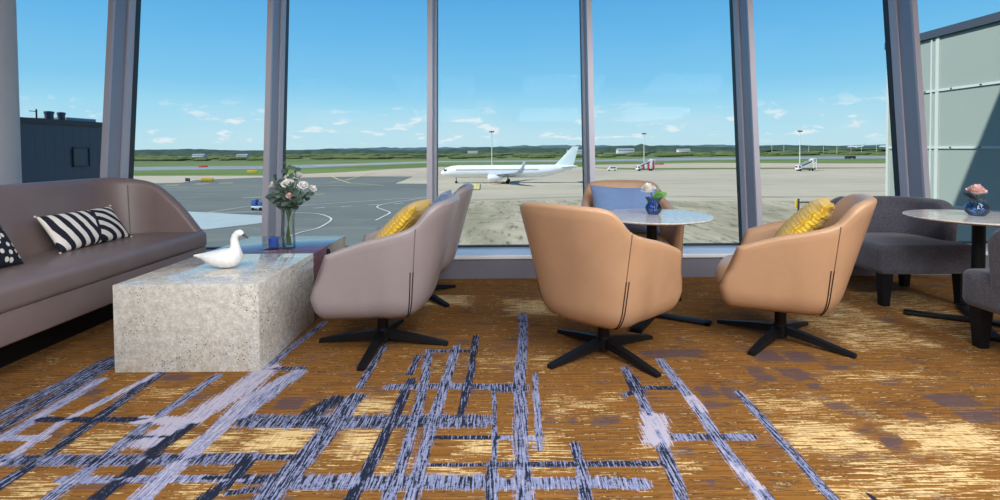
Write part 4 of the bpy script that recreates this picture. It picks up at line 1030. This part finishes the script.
def van(x, y, rz, label):
    t = empty('service_van', (x, y, GZ + .16), math.radians(rz))
    b = MB(); pr = [(-2.1, .4), (-2.2, 1.0), (-1.5, 1.15), (-.9, 1.9), (1.9, 1.95), (2.2, 1.8), (2.2, .4)]
    b.loft([[(px, s, pz) for px, pz in pr] for s in (-.9, .9)]); b.build('body', MT['vwhite'], t, smooth=0)
    g = MB(); g.loft([[(px, s, pz) for px, pz in ((-1.3, 1.15), (-.85, 1.78), (1.8, 1.78), (1.8, 1.15))] for s in (-.92, .92)]); g.build('side_glass', MT['vglass'], t, smooth=0)
    wheels(t, (-1.4, 1.4), .82, .34); tag(t, label, 'vehicle'); return t
van(54.6, 254, 0, 'small white service van on the apron left of the striped stairs truck')
t = empty('fuel_tanker', (306, 455, GZ + .16)); b = MB(); b.rbox(-4, 3, -1.2, 1.2, .7, 2.6, r=.4, seg=3); b.build('tank', MT['darkgrey'], t); b = MB(); b.rbox(3.1, 4.8, -1.2, 1.2, .5, 2.6, r=.2); b.build('cab', MT['darkgrey'], t); wheels(t, (-3, 0, 4), 1.0, .5)
tag(t, 'tiny dark lorry on the taxiway in the right window', 'vehicle')
t = empty('service_cart', (-44.6, 95.5, GZ + .3)); b = MB(); b.rbox(-1.0, 1.0, -.6, .6, .35, .8, r=.05); b.build('bed', MT['vwhite'], t)
b = MB(); b.rbox(-1.0, -.1, -.6, .6, .8, 2.0, r=.06); b.build('cab', MT['vblue'], t); b = MB(); b.rbox(.2, .9, -.5, .5, .8, 1.5, r=.05); b.build('load_box', MT['vblue'], t); wheels(t, (-.7, .7), .55, .28)
tag(t, 'small blue and white service cart on the asphalt left of the rose vase', 'vehicle')
sg = None
for x, y, wdt, lab in ((-105.5, 187, 5, 'row of yellow taxiway guidance panels on one frame in the second window'),):
    t = empty('taxiway_sign', (x, y, GZ + .25))
    for k in range(wdt):
        b = MB(); b.rbox(-2.2 + k * .9, -1.36 + k * .9, -.15, .15, .35, 1.35, r=.03); b.build('panel', MT['yel'], t)
    b = MB(); b.rbox(-2.3, 2.3, -.06, .06, .2, .36, r=.02); b.rbox(-2.0, -1.9, -.06, .06, 0, .3, r=.01); b.rbox(1.9, 2.0, -.06, .06, 0, .3, r=.01); b.build('stand', MT['darkgrey'], t)
    tag(t, lab, 'sign')
def smallsign(x, y, mat, w, h, label):
    t = empty('marker_board', (x, y, GZ + .2)); b = MB(); b.rbox(-w / 2, w / 2, -.15, .15, .3, .3 + h, r=.04); b.build('board', mat, t)
    for s in (-1, 1):
        b = MB(); b.rbox(s * w * .35 - .06, s * w * .35 + .06, -.06, .06, 0, .32, r=.01); b.build('post', MT['darkgrey'], t)
    tag(t, label, 'sign')
smallsign(-112.5, 187, MT['darkgrey'], 1.6, 1.1, 'small dark marker board left of the yellow taxiway panels')
smallsign(-200, 350, MT['red'], 6, 1.2, 'red marker board beside the runway in the second window')
smallsign(-122, 256, MT['yel'], 5, 1.3, 'yellow marker board on the grass left of the second mullion')
smallsign(97, 330, MT['red'], 14, .8, 'long red barrier board on the sandy strip behind the striped stairs truck')
t = empty('barrier', (51.5, 87.5, GZ + .26))
for px in (-1.2, 1.9):
    b = MB(); b.rbox(px - .12, px + .12, -.12, .12, 0, 2.2 if px < 0 else 1.6, r=.03); b.build('post', MT['darkgrey'], t)
b = MB(); b.rbox(-1.75, -1.4, -.15, .15, .6, 2.0, r=.06); b.build('lamp', MT['yel'], t)
b = MB(); b.rbox(-1.3, 2.0, -.08, .08, 1.45, 1.65, r=.03); b.build('rail', MT['darkgrey'], t)
tag(t, 'dark barrier with a yellow lamp on the apron behind the right tan chair', 'barrier')
# low far sheds on the heath
MT['shed'] = simple('pale_shed_cladding', rgb(206, 208, 206), .7); MT['shedroof'] = simple('grey_shed_roof', rgb(150, 154, 158), .7)
s0 = None
for x, y, sc, lab in ((-520, 900, 1.1, 'low pale shed on the heath in the second window, the left one'), (-425, 860, 1.0, 'low pale shed on the heath just left of the second mullion'), (-60, 1150, 1.2, 'low pale shed far behind the airliner nose'), (130, 900, 1.5, 'low pale shed on the heath behind the airliner tail'), (236, 980, 1.7, 'long low pale shed on the heath left of the second light mast'), (395, 1120, 1.4, 'low pale shed on the heath right of the second light mast')):
    if s0 is None:
        t = empty('shed'); b = MB(); b.rbox(-9, 9, -5, 5, 0, 4.5, r=.1); b.build('wall', MT['shed'], t)
        b = MB(); b.loft([[(q, -5.4, 4.4), (q, 0, 6.2), (q, 5.4, 4.4)] for q in (-9.4, 9.4)]); b.build('roof', MT['shedroof'], t, smooth=0); s0 = t
    else: t = copy_tree(s0)
    t.location = (x, y, GZ); t.scale = (sc, sc, sc); tag(t, lab, 'shed', 'far sheds on the heath')

# ------------------------------------------------------------------ terminal buildings seen through the side windows
def corr_mat(name, c1, c2, axis_scale, direction):
    m, nt, b = newmat(name)
    w = N(nt, 'ShaderNodeTexWave', wave_type='BANDS', bands_direction=direction, wave_profile='SAW'); w.inputs['Scale'].default_value = axis_scale
    lk(nt, coords(nt), w.inputs['Vector'])
    f = noise(nt, coords(nt, scale=(1, 1, .4)), .8, 4)
    c = mixc(nt, ss(nt, w.outputs['Fac'], .0, .12), c2, c1); c = mixc(nt, math_n(nt, 'MULTIPLY', f, .25), c, c2)
    lk(nt, c, b.inputs['Base Color']); b.inputs['Roughness'].default_value = .5; return m
MT['navyclad'] = corr_mat('dark_blue_cladding', rgb(56, 70, 86), rgb(42, 54, 68), .9, 'Y')
t = empty('building', (-14, 16, GZ))
b = MB(); b.box(-14, 0, -9, 3.1, 0, 12.2); b.build('wall', MT['navyclad'], t, smooth=0)
b = MB(); b.box(-14.1, .06, -9.1, 3.16, 12.08, 12.24); b.build('parapet', MT['darkgrey'], t, smooth=0)
wf = MB()
y0, y1, z0, z1 = 1.02, 1.72, 10.72, 11.36
for a in ((y0, y1, z1 - .04, z1), (y0, y1, z0, z0 + .04), (y0, y0 + .04, z0, z1), (y1 - .04, y1, z0, z1)): wf.box(.0, .05, *a)
wfo = wf.build('window', MT['darkgrey'], t, smooth=0)
g = MB(); g.box(.0, .02, y0 + .04, y1 - .04, z0 + .04, z1 - .04); g.build('pane', simple('navy_blank_pane', rgb(50, 63, 78), .4), wfo)
for yy, w in ((.54, .115), (1.0, .10)):
    b = MB(); b.lathe([(w, 12.2), (w, 12.42), (w * 1.15, 12.42), (w * 1.15, 12.5), (.001, 12.52)], 20, c=(-.3, yy, 0)); b.build('vent', MT['navyclad'], t)
b = MB(); b.rbox(-2.5, -.25, 1.16, 2.4, 12.2, 12.36, r=.02); b.build('plant_box', MT['shedroof'], t)
b = MB(); b.tube([(-.3, .09, 12.2), (-.3, .09, 12.54)], .022, 8); b.tube([(-.3, -.16, 12.47), (-.3, .12, 12.47)], .011, 6); b.build('antenna', MT['darkgrey'], t)
tag(t, 'dark blue clad terminal annex with roof vents outside the left window', 'building')

t = empty('building', (6.5, 6, GZ))
MT['mesh'] = simple('grey_green_mesh_cladding', rgb(150, 164, 157), .6, var=.03, vscale=.6, bstr=.15, bscale=120)
MT['meshtrim'] = simple('pale_panel_joint', rgb(196, 206, 202), .5)
MT['roofband'] = simple('dark_slate_roof_band', rgb(66, 76, 88), .5)
yN, yF = -2.4, 2.70
b = MB(); b.box(0, 9, yN, yF, 0, 12.80); b.build('wall', MT['mesh'], t, smooth=0)
b = MB(); b.box(-.05, 9.05, yN, yF + .05, 12.805, 12.92); b.build('roof_band', MT['roofband'], t, smooth=0)
tr = MB()
for z in (12.02, 11.175, 10.33, 9.5): tr.box(-.022, 0, yN, yF, z - .02, z + .012)
for y in (1.80, .1, -1.6): tr.box(-.02, 0, y - .10, y - .04, 0, 12.8); tr.box(-.02, 0, y + .02, y + .05, 0, 12.8)
tr.box(-.03, .02, yF - .03, yF + .02, 0, 12.8)
to = tr.build('panel_joints', MT['meshtrim'], t, smooth=0)
bl = MB(); bl.rbox(-.006, .006, -.0125, .0125, -.01, .01, r=.003, seg=1); b0 = bl.build('bolt', MT['darkgrey'], to, smooth=0); b0.location = (-.026, yN + .2, 12.018)
for z in (12.018, 11.173, 10.328):
    for k in range(11):
        if (z, k) == (12.018, 0): continue
        c = b0.copy(); COL.objects.link(c); c.parent = to; c.location = (-.026, yN + .2 + k * .46, z)
tag(t, 'pale grey green mesh clad terminal wing outside the right window', 'building')

# ------------------------------------------------------------------ sky, sun, lamps, camera
W = bpy.data.worlds.new('sky'); SC.world = W; W.use_nodes = True; nt = W.node_tree; nt.nodes.clear()
out = N(nt, 'ShaderNodeOutputWorld'); bg = N(nt, 'ShaderNodeBackground'); lk(nt, bg.outputs[0], out.inputs[0])
tc = N(nt, 'ShaderNodeTexCoord'); sx = N(nt, 'ShaderNodeSeparateXYZ'); lk(nt, tc.outputs['Generated'], sx.inputs[0])
rp = N(nt, 'ShaderNodeValToRGB'); lk(nt, sx.outputs[2], rp.inputs[0])
els = rp.color_ramp.elements
stops = [(0.0, (196, 228, 238)), (.035, (184, 226, 242)), (.075, (164, 220, 244)), (.12, (134, 204, 242)), (.20, (110, 188, 238)), (.29, (90, 170, 230)), (.45, (62, 138, 214)), (1.0, (40, 100, 180))]
els[0].position = 0; els[0].color = rgb(*stops[0][1]); els[1].position = 1.0; els[1].color = rgb(*stops[-1][1])
for p, c in stops[1:-1]:
    e = els.new(p); e.color = rgb(*c)
# small fair weather clouds low over the horizon
zc = math_n(nt, 'ADD', sx.outputs[2], .055)
px = math_n(nt, 'DIVIDE', sx.outputs[0], zc); py = math_n(nt, 'DIVIDE', sx.outputs[1], zc)
cv = N(nt, 'ShaderNodeCombineXYZ'); lk(nt, math_n(nt, 'MULTIPLY', math_n(nt, 'DIVIDE', sx.outputs[0], math_n(nt, 'MAXIMUM', math_n(nt, 'ABSOLUTE', sx.outputs[1]), .12)), 9.0), cv.inputs[0]); lk(nt, math_n(nt, 'MULTIPLY', math_n(nt, 'POWER', math_n(nt, 'MAXIMUM', sx.outputs[2], 0.0), .8), 22.0), cv.inputs[1])
cn = noise(nt, cv.outputs[0], 1.6, 6, .6, '2D')
big = noise(nt, cv.outputs[0], .35, 2, .5, '2D')
low = math_n(nt, 'MULTIPLY', ss(nt, sx.outputs[2], .004, .02), math_n(nt, 'SUBTRACT', 1.0, ss(nt, sx.outputs[2], .045, .10)))
cm = math_n(nt, 'MULTIPLY', ss(nt, math_n(nt, 'ADD', cn, math_n(nt, 'MULTIPLY_ADD', big, .22, -.11)), .57, .70), low)
veil = math_n(nt, 'MULTIPLY', ss(nt, big, .35, .7), math_n(nt, 'MULTIPLY', low, .25))
c1 = mixc(nt, veil, rp.outputs[0], rgb(214, 234, 242))
lk(nt, mixc(nt, math_n(nt, 'MULTIPLY', cm, .75), c1, rgb(242, 246, 248)), bg.inputs[0])
bg.inputs[1].default_value = 1.0

def light(name, typ, loc, energy, col=(1, 1, 1), **kw):
    d = bpy.data.lights.new(name, typ); d.energy = energy; d.color = col
    for k, v in kw.items(): setattr(d, k, v)
    o = bpy.data.objects.new(name, d); COL.objects.link(o); o.location = loc; return o
s = light('sun', 'SUN', (0, 0, 30), 5.2, (1, .95, .87), angle=math.radians(.6))
s.rotation_euler = Vector((1.0, .43, -1.0)).to_track_quat('-Z', 'Y').to_euler()
for y, ws in ((-2.0, (.6, 1.3, 2.7, 3.2)), (.2, (.55, 1.1, 1.8, 1.9)), (2.2, (.12, .12, .2, .3))):
    for x, wx in zip((-3.6, -1.2, 1.2, 3.6), ws):
        light('ceiling_lamp', 'AREA', (x, y, 3.28), LAMP_W * wx, (.93, .96, 1), shape='RECTANGLE', size=1.5, size_y=1.2)

cd = bpy.data.cameras.new('camera'); cam = bpy.data.objects.new('camera', cd); COL.objects.link(cam)
cd.sensor_width = 36; cd.lens = 36 * 520 / 1000; cd.shift_y = -(250 - 162.6) / 1000; cd.clip_end = 6000; cd.clip_start = .05
R_ = Matrix.Rotation(PI / 2 - math.radians(1.5), 3, 'X') @ Matrix.Rotation(math.radians(-.45), 3, 'Z')
cam.matrix_world = Matrix.Translation((0, 0, 1.1)) @ R_.to_4x4()
SC.camera = cam
vs_ = SC.view_settings; SC.display_settings.display_device = 'sRGB'
vs_.view_transform = 'Standard'; vs_.look = 'None'; vs_.exposure = 0; vs_.gamma = 1; vs_.use_curve_mapping = False
SC.cycles.max_bounces = 8; SC.cycles.transparent_max_bounces = 24
bpy.context.view_layer.update()
